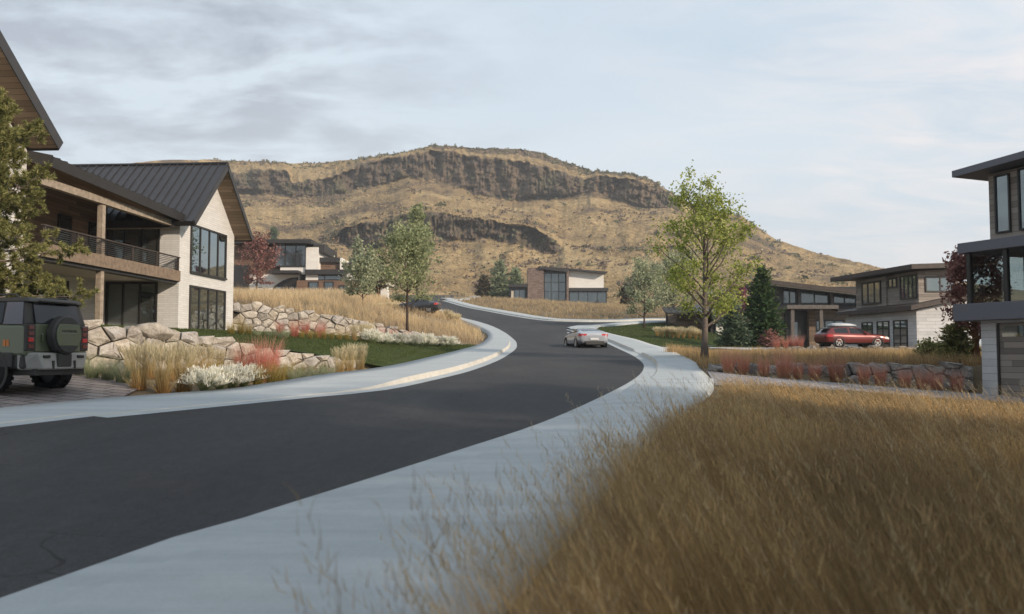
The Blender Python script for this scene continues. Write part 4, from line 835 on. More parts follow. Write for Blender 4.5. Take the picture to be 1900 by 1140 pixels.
M['red'] = blademat('red_grass', (.38, .19, .11), (.60, .31, .24), .38, .4, mid=(.53, .20, .15)); M['palegreen'] = blademat('pale_green_grass', (.20, .23, .12), (.38, .40, .26), .3, .35)
M['redg'] = blademat('dusky_red_grass', (.38, .24, .14), (.58, .31, .23), .38, .4, mid=(.52, .235, .155))
M['gold'] = blademat('gold_green_grass', (.19, .15, .035), (.40, .31, .10), .35, .35); M['white'] = M['white']; M['mound'] = blademat('green_mound_grass', (.10, .14, .05), (.33, .37, .20), .3, .3); M['wplume'] = blademat('white_plume', (.66, .65, .54), (.86, .83, .74), .12, .4)
def scatter(poly, n, rng=RNG, dens=None):
    A = np.asarray(poly); lo, hi = A.min(0), A.max(0); out = []; got = 0
    while got < n:
        q = rng.uniform(lo, hi, (n * 2, 2)); q = q[inpoly(q[:, 0], q[:, 1], A)]
        if dens is not None: q = q[rng.random(len(q)) < dens(q[:, 0], q[:, 1])]
        out.append(q); got += len(q)
    return np.concatenate(out)[:n]
def meadow(name, label_unused, poly, n, hgt, width, mat, lean=(-.28, .05), clump=.5, spread=.3, segs=3, seeds=.0, dens=None, mind=0, fall=0.0, curve=1.6):
    """stuff: one mesh of tufted dry grass; n blades gathered in clumps"""
    nt_ = max(1, n // 9); c = scatter(poly, nt_, RNG, dens); idx = RNG.integers(0, nt_, n); q = c[idx] + RNG.normal(0, .055 + .02 * clump, (n, 2))
    if mind: q = q[np.hypot(q[:, 0], q[:, 1]) > mind]
    n = len(q); dst = np.hypot(q[:, 0], q[:, 1]); hp = .45 + 1.1 * fbm(q[:, 0] * .7, q[:, 1] * .7, 3); h = hgt * hp * RNG.uniform(.45, 1.15, n) * (1 - fall * smooth(7, 19, q[:, 1]))
    L = np.stack([h * (lean[0] + RNG.normal(0, spread, n) * .6), h * (lean[1] + RNG.normal(0, spread, n) * .6)], 1)
    b = np.column_stack([q, H(q[:, 0], q[:, 1]) - .03]); parts = [blades(b, h, L, width(dst) if callable(width) else width, segs, curve)]
    if seeds:
        m = RNG.random(n) < seeds; bs, hs, ls = b[m], h[m] * 1.22, L[m] * 1.25; parts.append(blades(bs, hs, ls, (width(dst[m]) if callable(width) else width) * .55, segs, curve, tipw=.5))
        kk = np.sqrt(np.maximum(1 - (ls ** 2).sum(1) / hs ** 2, .15)); 
        for j in range(7):
            t = .74 + j * .04; p0 = bs + np.stack([ls[:, 0] * t ** curve, ls[:, 1] * t ** curve, hs * kk * t], 1); sh = hs * .085
            v, f, a = blades(p0, sh, ls * .05 + RNG.normal(0, .4, (len(bs), 2)) * sh[:, None], (width(dst[m]) if callable(width) else width) * 1.5, 2, tipw=.2); parts.append((v, f, a * .1 + .9))
    V, F, A = join(parts); o = np_mesh(name, V, F, mat, attrs={'along': A}); o['kind'] = 'stuff'; return o
FIELD = [tuple(p + np.array((.34, 0))) for p in offset(BRm, .05) if -2 < p[1] < 20.6] + [(p[0], p[1] - 1.0) for p in DWF] + [(17.2, 22.0), (14, 16), (10, 9), (6, 3), (4, -1)]
infr = lambda x, y: (np.abs(x) < .63 * y + 1.5) * np.clip(1.5 - y / 22, .45, 1)
meadow('dry_grass', '', FIELD, 135000, .76, lambda d: np.clip(.0019 + .00036 * d, .0026, .009), 'dry', seeds=.10, dens=infr, mind=2.6, segs=4, lean=(-.40, .06), spread=.17, fall=.62, curve=1.35)
STRIP = GL([(1330, 722.5), (1440, 721), (1640, 735), (1905, 755)])
rim = STRIP + [(15.2, 20.8), (9.0, 20.2), (5.0, 20.4)]
# beds and meadows further up
xl = lambda y: float(xsL(np.array([y]))[0])
ML = [(p[0], p[1] + .5) for p in UW[::-1]] + [(-16, 47.7), (-30, 60), (-46, 78), (-44, 103), (-22, 103.5), (-17, 101)] + [(xl(y) - .3, y) for y in (98, 93, 88, 81.5, 75, 69, 64, 61, 58)]
carspot = np.array(G(786, 589)[:2])
cdir = carspot / np.linalg.norm(carspot)
def notcar(x, y):
    al = (x - carspot[0]) * cdir[0] + (y - carspot[1]) * cdir[1]; ac = np.abs(-(x - carspot[0]) * cdir[1] + (y - carspot[1]) * cdir[0]); return 1.0 - .93 * ((ac < 2.9) & (al > -9) & (al < 2.5))
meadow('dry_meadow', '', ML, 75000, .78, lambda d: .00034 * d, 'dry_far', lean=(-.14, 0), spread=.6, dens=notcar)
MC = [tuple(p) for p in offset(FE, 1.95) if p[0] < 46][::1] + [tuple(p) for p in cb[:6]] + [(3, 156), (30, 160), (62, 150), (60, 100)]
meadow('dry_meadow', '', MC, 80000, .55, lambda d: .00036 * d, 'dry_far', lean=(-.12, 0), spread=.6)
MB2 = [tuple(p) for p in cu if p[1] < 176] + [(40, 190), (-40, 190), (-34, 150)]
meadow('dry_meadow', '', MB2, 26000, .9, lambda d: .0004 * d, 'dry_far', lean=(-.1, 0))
BEDR = GL([(1232, 655), (1260, 668), (1300, 684), (1316, 688), (1322, 681)]) + [(8, 30.9), (15.6, 29.9), (26, 33), (28, 53.6), (13, 54.4), (10.0, 53.4)]
meadow('dry_grass', '', BEDR, 42000, .5, lambda d: .0004 * d, 'dry', lean=(-.1, 0), spread=.32)
for poly, n in ((LAWN_L, 60000), (LAWN_R, 26000)):
    q = scatter(poly, n); h = RNG.uniform(.04, .085, n); d_ = np.hypot(q[:, 0], q[:, 1])
    V, F, A_ = blades(np.column_stack([q, H(q[:, 0], q[:, 1]) + .025]), h, RNG.normal(0, .5, (n, 2)) * h[:, None], .00042 * d_, 1, tipw=.3); np_mesh('lawn_grass', V, F, 'lawn_blade', attrs={'along': A_})['kind'] = 'stuff'
q = scatter(rim, 9000); h = RNG.uniform(.05, .16, 9000); V, F, A_ = blades(np.column_stack([q, H(q[:, 0], q[:, 1])]), h, RNG.normal(0, .4, (9000, 2)) * h[:, None], .008, 1, tipw=.3); np_mesh('verge_grass', V, F, 'lawn_blade', attrs={'along': A_})['kind'] = 'stuff'
# a few taller dry stalks leaning out of the field edge over the pavement
qf = scatter(FIELD, 1500, RNG, infr); qf = qf[np.hypot(qf[:, 0], qf[:, 1]) > 3.2]; ys_ = np.r_[RNG.uniform(3.6, 15, 90), qf[:, 1]]; n_ = len(ys_); xs_ = np.r_[xsR(ys_[:90]) + RNG.normal(.28, .14, 90), qf[:, 0]]; hh_ = RNG.uniform(.6, 1.05, n_) * (1.08 - .3 * smooth(14, 21, ys_)); ln_ = np.stack([hh_ * RNG.normal(-.5, .16, n_), hh_ * RNG.normal(.1, .2, n_)], 1)
b_ = np.column_stack([xs_, ys_, H(xs_, ys_)]); pr_ = [blades(b_, hh_, ln_, .0035, 6, 1.5, tipw=.5)]; kk_ = np.sqrt(np.maximum(1 - (ln_ ** 2).sum(1) / hh_ ** 2, .15))
for j in range(12):
    t = .66 + j * .03; p0 = b_ + np.stack([ln_[:, 0] * t ** 1.5, ln_[:, 1] * t ** 1.5, hh_ * kk_ * t], 1); v, f, al = blades(p0, hh_ * .06, ln_ * .03 + RNG.normal(0, .022, (n_, 2)), .006, 1, tipw=.3); pr_.append((v, f, al * .1 + .9))
V, F, A_ = join(pr_); M['stalk'] = blademat('pale_stalks', (.40, .29, .15), (.68, .55, .35), .3, .35); np_mesh('dry_stalks', V, F, 'stalk', attrs={'along': A_})['kind'] = 'stuff'
# ---- ornamental clumps: one prototype of each kind, copied
def clump_mesh(kind, rg):
    def ring(n, r0, hmin, hmax, l0, l1, w, segs, curve, tipw=.12):
        az = rg.uniform(0, 2 * math.pi, n); r = r0 * np.sqrt(rg.random(n)); b = np.stack([r * np.cos(az), r * np.sin(az), 0 * r - .02], 1); h = rg.uniform(hmin, hmax, n); a2 = az + rg.normal(0, .5, n); l = rg.uniform(l0, l1, n) * h
        return b, h, np.stack([l * np.cos(a2), l * np.sin(a2)], 1), w, segs, curve, rg, tipw
    def tips(b, h, ls, n, ln, wd, sp, t0=.8, curve=1.6):
        out = []; kk = np.sqrt(np.maximum(1 - np.minimum((ls ** 2).sum(1) / h ** 2, .85), .15))
        for j in range(n):
            t = t0 + (1 - t0) * j / n; p = b + np.stack([ls[:, 0] * t ** curve, ls[:, 1] * t ** curve, h * kk * (t if curve < 2.4 else t * (1.5 - .5 * t * t))], 1); sh = np.full(len(b), ln); out.append(blades(p, sh, ls / h[:, None] * ln * .5 + rg.normal(0, sp, (len(b), 2)) * ln, wd, 1, rng=rg, tipw=.25))
        return join(out)
    if kind == 'tan':
        a = ring(230, .12, .45, .88, .03, .32, .008, 4, 1.9); b2 = ring(130, .13, .2, .45, .5, .85, .009, 4, 1.4); s = ring(80, .11, .78, 1.02, .05, .30, .006, 4, 1.9)
        return join([blades(*x) for x in (a, b2, s)]), tips(s[0], s[1], s[2], 6, .11, .012, .28, .70, 1.7)
    if kind == 'red': return join([blades(*ring(380, .16, .5, 1.0, .02, .42, .007, 4, 1.5)), blades(*ring(90, .14, .25, .5, .3, .7, .009, 3, 1.5))]), None
    if kind == 'palegreen': return join([blades(*ring(330, .16, .45, .95, .25, .75, .009, 5, 1.9))]), None
    if kind == 'gold': return join([blades(*ring(340, .15, .45, .95, .05, .42, .010, 4, 1.5)), blades(*ring(80, .14, .25, .5, .4, .7, .011, 4, 1.5))]), None
    if kind == 'mound':
        a = ring(300, .12, .4, .7, .5, .95, .011, 5, 2.0); s = ring(190, .11, .62, .95, .30, .95, .006, 5, 2.0)
        return join([blades(*x) for x in (a, s)]), tips(s[0], s[1], s[2], 8, .15, .046, .45, .72, 2.0)
    if kind == 'fluff':
        a = ring(220, .14, .5, .8, .05, .45, .012, 4, 1.6); s = ring(150, .12, .7, 1.05, .05, .5, .008, 4, 1.6)
        return join([blades(*x) for x in (a, s)]), tips(s[0], s[1], s[2], 6, .15, .03, .4, .7, 1.6)
PROTO = {}
MATS = {'tan': ('tan', 'tan_plume'), 'red': ('red', None), 'redg': ('redg', None), 'palegreen': ('palegreen', None), 'gold': ('gold', None), 'mound': ('mound', 'wplume'), 'fluff': ('tan', 'tan_plume')}
def clump(kind, p, s, label, group, sz=1.0, var=0):
    key = (kind, var)
    if key not in PROTO:
        rg = np.random.default_rng(100 + var * 7 + sum(map(ord, kind))); (V, F, A_), pl = clump_mesh('red' if kind == 'redg' else kind, rg)
        o = np_mesh('ornamental_grass', V, F, MATS[kind][0], attrs={'along': A_}); ch = None
        if pl: ch = np_mesh('plumes', pl[0], pl[1], MATS[kind][1], attrs={'along': pl[2]}, parent=o)
        PROTO[key] = (o, ch); new = o
    else:
        o, ch = PROTO[key]; new = o.copy(); COL.objects.link(new)
        if ch: c2 = ch.copy(); c2.parent = new; COL.objects.link(c2)
    new.location = p; new.scale = (s, s, s * sz); new.rotation_euler = (0, 0, random.uniform(0, 6.28)); tag(new, label, 'ornamental grass', group, 'thing'); return new
ORD = ['first', 'second', 'third', 'fourth', 'fifth', 'sixth', 'seventh', 'eighth', 'ninth', 'tenth', 'eleventh', 'twelfth', 'thirteenth', 'fourteenth', 'fifteenth', 'sixteenth', 'seventeenth', 'eighteenth']
def row(kind, pts, phrase, group, sz=1.0):
    """pts: (px, py of the foot, height in photo px); labelled by order from the left"""
    for i, (px, py, hp) in enumerate(sorted(pts)):
        p = G(px, py); s = hp / FPX * p.y * ({'mound': 1.35, 'palegreen': 1.25, 'red': 1.25, 'redg': 1.45}.get(kind, 1.06))
        lab = phrase.replace('#', 'leftmost' if i == 0 else 'rightmost' if i == len(pts) - 1 else ORD[i] + ' from left') if len(pts) > 1 else phrase.replace(', #', '')
        clump(kind, p, s, lab, group if len(pts) > 1 else None, sz * random.uniform(.93, 1.07), random.randint(0, 2))
# kerbside bed before the low boulder wall
row('palegreen', [(148, 697, 46), (172, 703, 50), (200, 706, 50), (228, 711, 55)], 'pale green arching grass clump beside the green car, #', 'pale green grasses beside the green car')
row('tan', [(258, 722, 92), (302, 728, 92), (340, 726, 90)], 'tall tan reed grass in the kerbside bed, #', 'tall tan reed grasses in the kerbside bed')
row('tan', [(212, 690, 50), (278, 702, 60), (383, 703, 62)], 'shorter tan grass close against the low boulder wall, #', 'short tan grasses along the boulder wall')
row('tan', [(322, 706, 58), (356, 704, 60), (404, 700, 52), (240, 700, 56)], 'pale straw grass behind the front clumps of the kerbside bed, #', 'straw grasses behind the kerbside clumps')
row('gold', [(395, 708, 44), (445, 700, 46), (535, 703, 36), (556, 700, 34), (600, 696, 30)], 'green gold tuft in the second row of the kerbside bed, #', 'green gold tufts in the second row')
row('mound', [(379, 727, 40), (408, 723, 36), (430, 721, 36), (452, 716, 38)], 'white plumed grass mound by the kerb, #', 'white grass mounds by the near kerb')
row('gold', [(420, 706, 40), (437, 703, 40), (478, 716, 48), (504, 715, 52), (520, 712, 40)], 'golden green grass clump around the tall red grasses, #', 'golden grasses around the red grasses')
row('red', [(452, 706, 62), (485, 707, 78), (500, 705, 62)], 'tall red grass before the low boulder wall, #', 'tall red grasses before the low boulder wall')
row('palegreen', [(545, 709, 36), (566, 707, 34), (588, 706, 36), (610, 703, 32)], 'pale green grass clump between red and tan grasses, #', 'pale green grasses at the bed end')
row('tan', [(630, 699, 56), (648, 698, 60), (668, 695, 54)], 'tan reed grass at the tip of the boulder wall, #', 'trio of tan grasses at the bed tip')
# row along the foot of the long stone wall
row('gold', [(428, 622, 30), (447, 622, 32), (461, 622, 26)], 'yellow grass clump beside the brick gable wall, #', 'yellow grasses beside the brick gable')
row('palegreen', [(478, 625, 18), (499, 627, 20), (518, 628, 20), (531, 628, 20)], 'pale green clump at the left foot of the long stone wall, #', 'pale green clumps at the stone wall')
row('red', [(520, 622, 26), (546, 627, 32), (566, 622, 28), (594, 628, 34)], 'red grass clump against the long stone wall, #', 'red grasses against the stone wall')
row('gold', [(560, 629, 20), (575, 630, 22), (587, 630, 18), (601, 631, 22), (615, 631, 20), (629, 632, 22), (643, 632, 20)], 'small gold green clump along the middle of the long stone wall, #', 'gold green clumps at the stone wall')
row('tan', [(657, 633, 32), (672, 634, 34), (685, 635, 34)], 'tan reed grass along the long stone wall, #', 'tan grasses at the stone wall')
row('red', [(705, 632, 24), (729, 634, 22), (757, 636, 22), (780, 637, 14)], 'red grass clump behind the white mounds, #', 'red grasses behind the white mounds')
row('mound', [(691, 638, 22), (713, 640, 20), (740, 642, 22), (767, 643, 20), (791, 644, 22), (813, 645, 20), (833, 645, 19)], 'white plumed mound bordering the lawn, #', 'white grass mounds bordering the lawn')
# fluffy tan clumps beside the black car and beside the right lawn
row('fluff', [(830, 593, 16), (838, 596, 15), (848, 599, 16)], 'fluffy tan clump by the pavement behind the black car, #', 'fluffy clumps behind the black car')
row('fluff', [(706, 575, 12), (723, 574, 12), (735, 574, 12), (745, 575, 12), (764, 574, 12), (811, 580, 12)], 'fluffy straw clump along the upper pavement past the black car, #', 'straw clumps along the upper pavement')
row('fluff', [(1219, 624, 16), (1228, 626, 17), (1238, 626, 18), (1248, 627, 18), (1258, 628, 18), (1268, 628, 18), (1279, 629, 18), (1290, 630, 18), (1300, 631, 17), (1246, 620, 14), (1262, 621, 14), (1284, 622, 15)], 'fluffy straw coloured clump on the right hand lawn, #', 'straw clumps on the right hand lawn')
row('redg', [(1352, 694, 38), (1378, 696, 36), (1418, 700, 34), (1455, 704, 48), (1480, 705, 30), (1512, 707, 36), (1552, 710, 46), (1603, 714, 34), (1633, 717, 34), (1680, 721, 34), (1712, 725, 36), (1738, 726, 36), (1776, 729, 34)], 'dusky red grass clump at the foot of the dark boulder wall, #', 'red grasses before the dark boulder wall')
row('red', [(1442, 648, 22), (1458, 648, 22), (1472, 648, 24), (1484, 648, 24)], 'red orange clump between the conifers and the red car, #', 'red clumps left of the red car')

# ------------------------------------------------------------------ trees
M['l_green'] = leafmat('spring_leaves', [(0, (.15, .19, .04)), (.4, (.29, .34, .07)), (.75, (.42, .46, .12)), (1, (.54, .54, .22))], .4)
M['l_olive'] = leafmat('olive_leaves', [(0, (.17, .20, .095)), (.5, (.29, .32, .155)), (1, (.42, .44, .25))], .35)
M['l_sage'] = leafmat('sage_leaves', [(0, (.22, .25, .155)), (.5, (.33, .36, .22)), (1, (.46, .47, .31))], .35)
M['l_red'] = leafmat('plum_leaves', [(0, (.14, .065, .055)), (.5, (.25, .115, .10)), (1, (.40, .22, .18))], .35)
M['l_pink'] = leafmat('pink_leaves', [(0, (.13, .04, .06)), (.6, (.25, .08, .12)), (1, (.36, .15, .18))], .35)
M['needle'] = leafmat('spruce_needles', [(0, (.024, .052, .020)), (.5, (.05, .092, .034)), (1, (.10, .145, .05))], .2)
M['needle_b'] = leafmat('blue_spruce_needles', [(0, (.05, .08, .05)), (.5, (.09, .13, .08)), (1, (.16, .20, .12))], .2)
M['pine'] = leafmat('pine_needles', [(0, (.085, .10, .035)), (.5, (.19, .20, .07)), (.85, (.33, .31, .12)), (1, (.42, .36, .17))], .25)
M['needle_p'] = leafmat('pale_spruce_needles', [(0, (.13, .17, .10)), (.5, (.22, .26, .15)), (1, (.33, .36, .22))], .25)
M['brownleaf'] = leafmat('brown_leaves', [(0, (.055, .045, .03)), (.6, (.11, .085, .055)), (1, (.14, .13, .06))], .3)
def leaf_quads(c, s, rg, flat=.0, asp=.62, dirs=None):
    n = len(c); a = rg.normal(size=(n, 3)) if dirs is None else dirs + rg.normal(0, .35, (n, 3)); a /= np.linalg.norm(a, axis=1)[:, None]; b = np.cross(a, rg.normal(size=(n, 3))); b /= np.linalg.norm(b, axis=1)[:, None] + 1e-9
    s = np.broadcast_to(s, (n,))[:, None]; V = np.stack([c - a * s * .5, c + b * s * asp * .5, c + a * s * .5, c - b * s * asp * .5], 1).reshape(-1, 3)
    return V, np.arange(4 * n).reshape(n, 4)
def deciduous(name, label, base, ht, cr, lo, nl, ls, leaf, bark, seed, tr=None, shape='oval', nb=26, up=.75, cluster=.11, group=None, lean=(0, 0), clusters=None, stems=1):
    rg = np.random.default_rng(seed); base = Vector(base); root = thing(name, label, 'tree', base, group); tr = tr or ht * .016; mb = MB(); tips = []; tw = []
    def prof(f):
        u = (f - lo) / (1 - lo)
        if shape == 'oval': return max(.16, math.sin(math.pi * min(1, (u * .86 + .13))) ** .75)
        if shape == 'vase': return max(.2, (.35 + .75 * u) if u < .72 else (.89 - (u - .72) * 2.2))
        if shape == 'spire': return max(.1, (1 - u) ** .8 * (.45 + .55 * min(1, u * 5)))
        return 1
    tp = []; ax_, ay_ = rg.uniform(-1, 1, 2) * .03 * ht
    for i in range(9):
        t = i / 8; tp.append(base + Vector((ax_ * math.sin(t * 3) * .5 + lean[0] * t * ht, ay_ * math.sin(t * 4) * .5 + lean[1] * t * ht, t * ht * .93 - .15)))
    mb.tube(tp, [tr * (1.25 if i == 0 else 1 - .92 * i / 8.0) for i in range(9)], 8)
    def trunk(t): f = min(t / .93, .999) * 8; i = int(f); return tp[i].lerp(tp[i + 1], f - i)
    for k in range(nb):
        f = lo + (1 - lo) * ((k + rg.random() * .6) / nb) ** .9 * .9; z0 = max(.08, f - (.12 if shape != 'spire' else .03) * rg.uniform(.5, 1.4)); p0 = trunk(z0); az = k * 2.4 + rg.uniform(-.4, .4); L = cr * prof(f) * rg.uniform(.72, 1.12)
        el = math.radians(24 + 46 * up * (f - lo) / (1 - lo) + rg.uniform(-8, 10)); d = Vector((math.cos(az) * math.cos(el), math.sin(az) * math.cos(el), math.sin(el))); pts = [p0]; n = 5
        for i in range(n):
            d = (d + Vector(rg.normal(0, .13, 3)) + Vector((0, 0, .09 * up))).normalized(); pts.append(pts[-1] + d * L / n)
        r0 = tr * (1 - .85 * z0) * .48; mb.tube(pts, [r0 * (1 - .8 * i / n) for i in range(n + 1)], 5, False)
        for j in range(4 + int(L * 1.6)):
            u = rg.uniform(.3, 1); i = min(int(u * n), n - 1); q = pts[i].lerp(pts[i + 1], u * n - i); sd = (pts[i + 1] - pts[i]).normalized() + Vector(rg.normal(0, .75, 3)) + Vector((0, 0, .2)); sd.normalize(); sl = L * rg.uniform(.16, .42); q2 = q + sd * sl * .55; q3 = q2 + (sd + Vector(rg.normal(0, .3, 3)) + Vector((0, 0, .15))).normalized() * sl * .5
            mb.tube([q, q2, q3], [r0 * .25, r0 * .16, r0 * .06], 4, False); tips += [q2.lerp(q3, .5), q3, q3]
        tips.append(pts[-1])
    mb.build('trunk', bark, root, smooth=True)
    T_ = np.array([tuple(t) for t in tips]); 
    if clusters: T_ = T_[rg.permutation(len(T_))[:clusters]]
    wgt = rg.gamma(1.2, 1, len(T_)); idx = rg.choice(len(T_), nl, p=wgt / wgt.sum()); c = T_[idx] + rg.normal(0, 1, (nl, 3)) * cr * cluster * rg.uniform(.4, 1.3, (nl, 1)); c[:, 2] = np.maximum(c[:, 2], base.z + lo * ht * .78 + rg.random(nl) * .25)
    V, F = leaf_quads(c, rg.uniform(.65, 1.3, nl) * ls, rg); np_mesh('crown', V, F, leaf, parent=root); return root
def conifer(name, label, base, ht, cr, nn, ns, mat, bark, seed, lo=.05, tiers=30, group=None, pw=.85, droop=.12):
    rg = np.random.default_rng(seed); base = Vector(base); root = thing(name, label, 'tree', base, group); mb = MB(); mb.tube([base + Vector((0, 0, -.2)), base + Vector((.02, .01, ht * .5)), base + Vector((0, 0, ht * .98))], [ht * .022, ht * .013, ht * .002], 7); C_, D_, W_ = [], [], []
    for k in range(tiers):
        f = lo + (1 - lo) * k / tiers; m = int(5 + 4 * (1 - f)); R = cr * (1 - f) ** pw * (1 if f > lo + .08 else .8)
        for j in range(m):
            az = j * 2 * math.pi / m + k * .9 + rg.uniform(-.35, .35); L = R * rg.uniform(.68, 1.12) + .06; el = -droop + .55 * f + rg.uniform(-.12, .12); d = Vector((math.cos(az) * math.cos(el), math.sin(az) * math.cos(el), math.sin(el))); p0 = base + Vector((0, 0, f * ht)); mid = p0 + d * L * .55 + Vector((0, 0, -.03 * L)); end = p0 + d * L + Vector((0, 0, .10 * L)); mb.tube([p0, mid, end], [ht * .004, ht * .0028, ht * .001], 4, False)
            side = Vector((-d.y, d.x, 0)).normalized(); q = max(3, int(L / cr * 16))
            for i in range(q):
                u = (i + rg.random()) / q; pt = p0.lerp(mid, u / .55) if u < .55 else mid.lerp(end, (u - .55) / .45); w = (1 - u) * .38 * L + .05
                for s in (-1, 1): 
                    o = side * s * w * rg.random(); C_.append(pt + o + Vector((0, 0, rg.normal(0, .03 * L + .01)))); D_.append(d * .9 + side * s * .7 + Vector((0, 0, .25))); W_.append(1)
            C_.append(end); D_.append(d + Vector((0, 0, .4))); W_.append(1)
    mb.build('trunk', bark, root); C_ = np.array([tuple(c) for c in C_]); D_ = np.array([tuple(c) for c in D_]); D_ /= np.linalg.norm(D_, axis=1)[:, None]; idx = rg.integers(0, len(C_), nn) if nn > len(C_) else rg.permutation(len(C_))[:nn]
    c = C_[idx] + rg.normal(0, ns * .35, (len(idx), 3)); V, F = leaf_quads(c, rg.uniform(.6, 1.3, len(idx)) * ns, rg, asp=.3, dirs=D_[idx]); np_mesh('crown', V, F, mat, parent=root); return root
def by(px, foot, top, Y=None):
    """foot point and height of a tree from its foot and top in the photo"""
    g = G(px, foot) if Y is None else Vector((P(px, foot, Y).x, Y, 0)); g.z = h1(g.x, g.y); return g, P(px, top, g.y).z - g.z
mtr = lambda px, Y: px / FPX * Y
# right maple
b, h = by(1307, 669, 333); deciduous('maple_tree', 'tall airy maple with bright yellow green leaves beside the right pavement', b, h, mtr(112, b.y), .25, 12000, .125, 'l_green', 'bark', 21, tr=.17, shape='oval', nb=32, up=.85, cluster=.075)
b, h = by(756, 615, 432); deciduous('shade_tree', 'broad olive green tree on the slope above the white mounds', b, h, mtr(74, b.y), .40, 6200, .17, 'l_olive', 'bark_dark', 22, shape='oval', nb=30, up=.8, cluster=.12)
b, h = by(774, 571, 360, 108); deciduous('slender_tree', 'tall slender green tree rising behind the broad olive tree', b, h, mtr(30, b.y), .38, 3000, .42, 'l_olive', 'bark_dark', 23, shape='oval', nb=26, up=1.1, cluster=.13)
b, h = by(673, 572, 476); deciduous('shade_tree', 'grey green tree in front of the cedar slatted house', b, h, mtr(44, b.y), .32, 4600, .23, 'l_sage', 'bark_dark', 24, shape='oval', nb=24, cluster=.13)
b, h = by(664, 560, 432, 116); deciduous('slender_tree', 'thin sparse tree poking above the flat roofs of the cedar house', b, h, mtr(20, b.y), .4, 900, .4, 'l_sage', 'bark_dark', 25, shape='spire', nb=22, cluster=.14)
b, h = by(703, 572, 478, 96); deciduous('pine_tree', 'dark brownish pine leaning between the grey green and olive trees', b, h, mtr(26, b.y), .38, 2400, .34, 'brownleaf', 'bark_red', 26, shape='oval', nb=18, cluster=.13, lean=(-.05, 0))
b, h = by(476, 547, 432); deciduous('plum_tree', 'dark red plum tree in the dry meadow beside the brick gable', b, h, mtr(42, b.y), .22, 3300, .24, 'l_red', 'bark_dark', 27, shape='oval', nb=26, cluster=.11)
# right hand trees
b, h = by(1195, 610, 492); deciduous('young_tree', 'pale green young tree at the corner of the right hand lawn', b, h, mtr(46, b.y), .3, 4800, .22, 'l_sage', 'bark_dark', 28, shape='oval', nb=24, cluster=.12)
b, h = by(1252, 600, 482, 92); deciduous('shade_tree', 'wide pale sage tree behind the straw clumps on the lawn', b, h, mtr(64, b.y), .2, 6500, .25, 'l_sage', 'bark_dark', 29, shape='oval', nb=26, cluster=.13)
b, h = by(1215, 588, 484, 104); deciduous('plum_tree', 'small pink leaved tree showing above the pale sage tree', b, h, mtr(18, b.y), .62, 700, .34, 'l_pink', 'bark_dark', 30, shape='oval', nb=12, cluster=.14)
b, h = by(1161, 565, 524, 130); deciduous('shrub', 'small dark shrub at the right end of the hillside house', b, h, mtr(15, b.y), .1, 700, .5, 'brownleaf', 'bark_dark', 31, nb=14, cluster=.16)
b, h = by(1372, 640, 520, 74); deciduous('plum_tree', 'dusky pink tree between the two conifers', b, h, mtr(24, b.y), .4, 1300, .26, 'l_pink', 'bark_dark', 32, nb=18, cluster=.14)
b, h = by(1345, 640, 535, 72); deciduous('shade_tree', 'faint sage tree behind the pale conifer', b, h, mtr(30, b.y), .35, 1600, .26, 'l_sage', 'bark_dark', 33, nb=18, cluster=.14)
b, h = by(1416, 649, 498, 62); conifer('spruce_tree', 'big dark green spruce in front of the long timber house', b, h, mtr(46, b.y), 5200, .44, 'needle', 'bark_dark', 34, tiers=26, pw=.75)
b, h = by(1362, 648, 566, 60); conifer('spruce_tree', 'shorter pale green spruce left of the dark spruce', b, h, mtr(36, b.y), 3600, .34, 'needle_b', 'bark_dark', 35, tiers=20, pw=.7)
b, h = by(1428, 648, 618, 59); deciduous('shrub', 'dark red low shrub at the foot of the big spruce', b, h, mtr(18, b.y), .08, 700, .2, 'l_red', 'bark_dark', 36, nb=12, cluster=.2)
b, h = by(1812, 681, 448, 33.5); deciduous('plum_tree', 'red leaved tree with brown trunk at the corner of the slate banded house', b, h, mtr(70, b.y), .32, 5200, .15, 'l_red', 'bark_red', 37, tr=.16, nb=30, cluster=.10, lean=(-.02, 0))
b, h = by(1775, 678, 604, 34); conifer('mugo_pine', 'dark green bushy mugo pine under the red leaved tree', b, h, mtr(36, b.y), 2600, .26, 'pine', 'bark_dark', 38, tiers=14, pw=.45)
b, h = by(1722, 675, 640, 36); deciduous('shrub', 'low yellow green shrub left of the mugo pine', b, h, mtr(30, b.y), .05, 1500, .13, 'pine', 'bark_dark', 39, nb=16, cluster=.2)
# far conifers
for i, (px, f_, tp_, r_, lab) in enumerate([(928, 545, 486, 25, 'large pale green spruce left of the hillside house'), (957, 545, 500, 16, 'narrow green spruce against the low pavilion of the hillside house'), (898, 540, 514, 12, 'small dark scrubby conifer left of the spruces')]):
    b, h = by(px, f_, tp_, 165); conifer('spruce_tree', lab, b, h, mtr(r_, b.y), 2600, .95, 'needle_p' if i < 2 else 'brownleaf', 'bark_dark', 40 + i, tiers=18, pw=.7, group=None)
b, h = by(508, 443, 428, 300); b.z = P(508, 443, 300).z - 1; deciduous('bush', 'lone dark green bush on the hillside above the cedar house', b, 4.5, 2.0, .05, 900, .7, 'needle', 'bark_dark', 44, nb=16, cluster=.2)
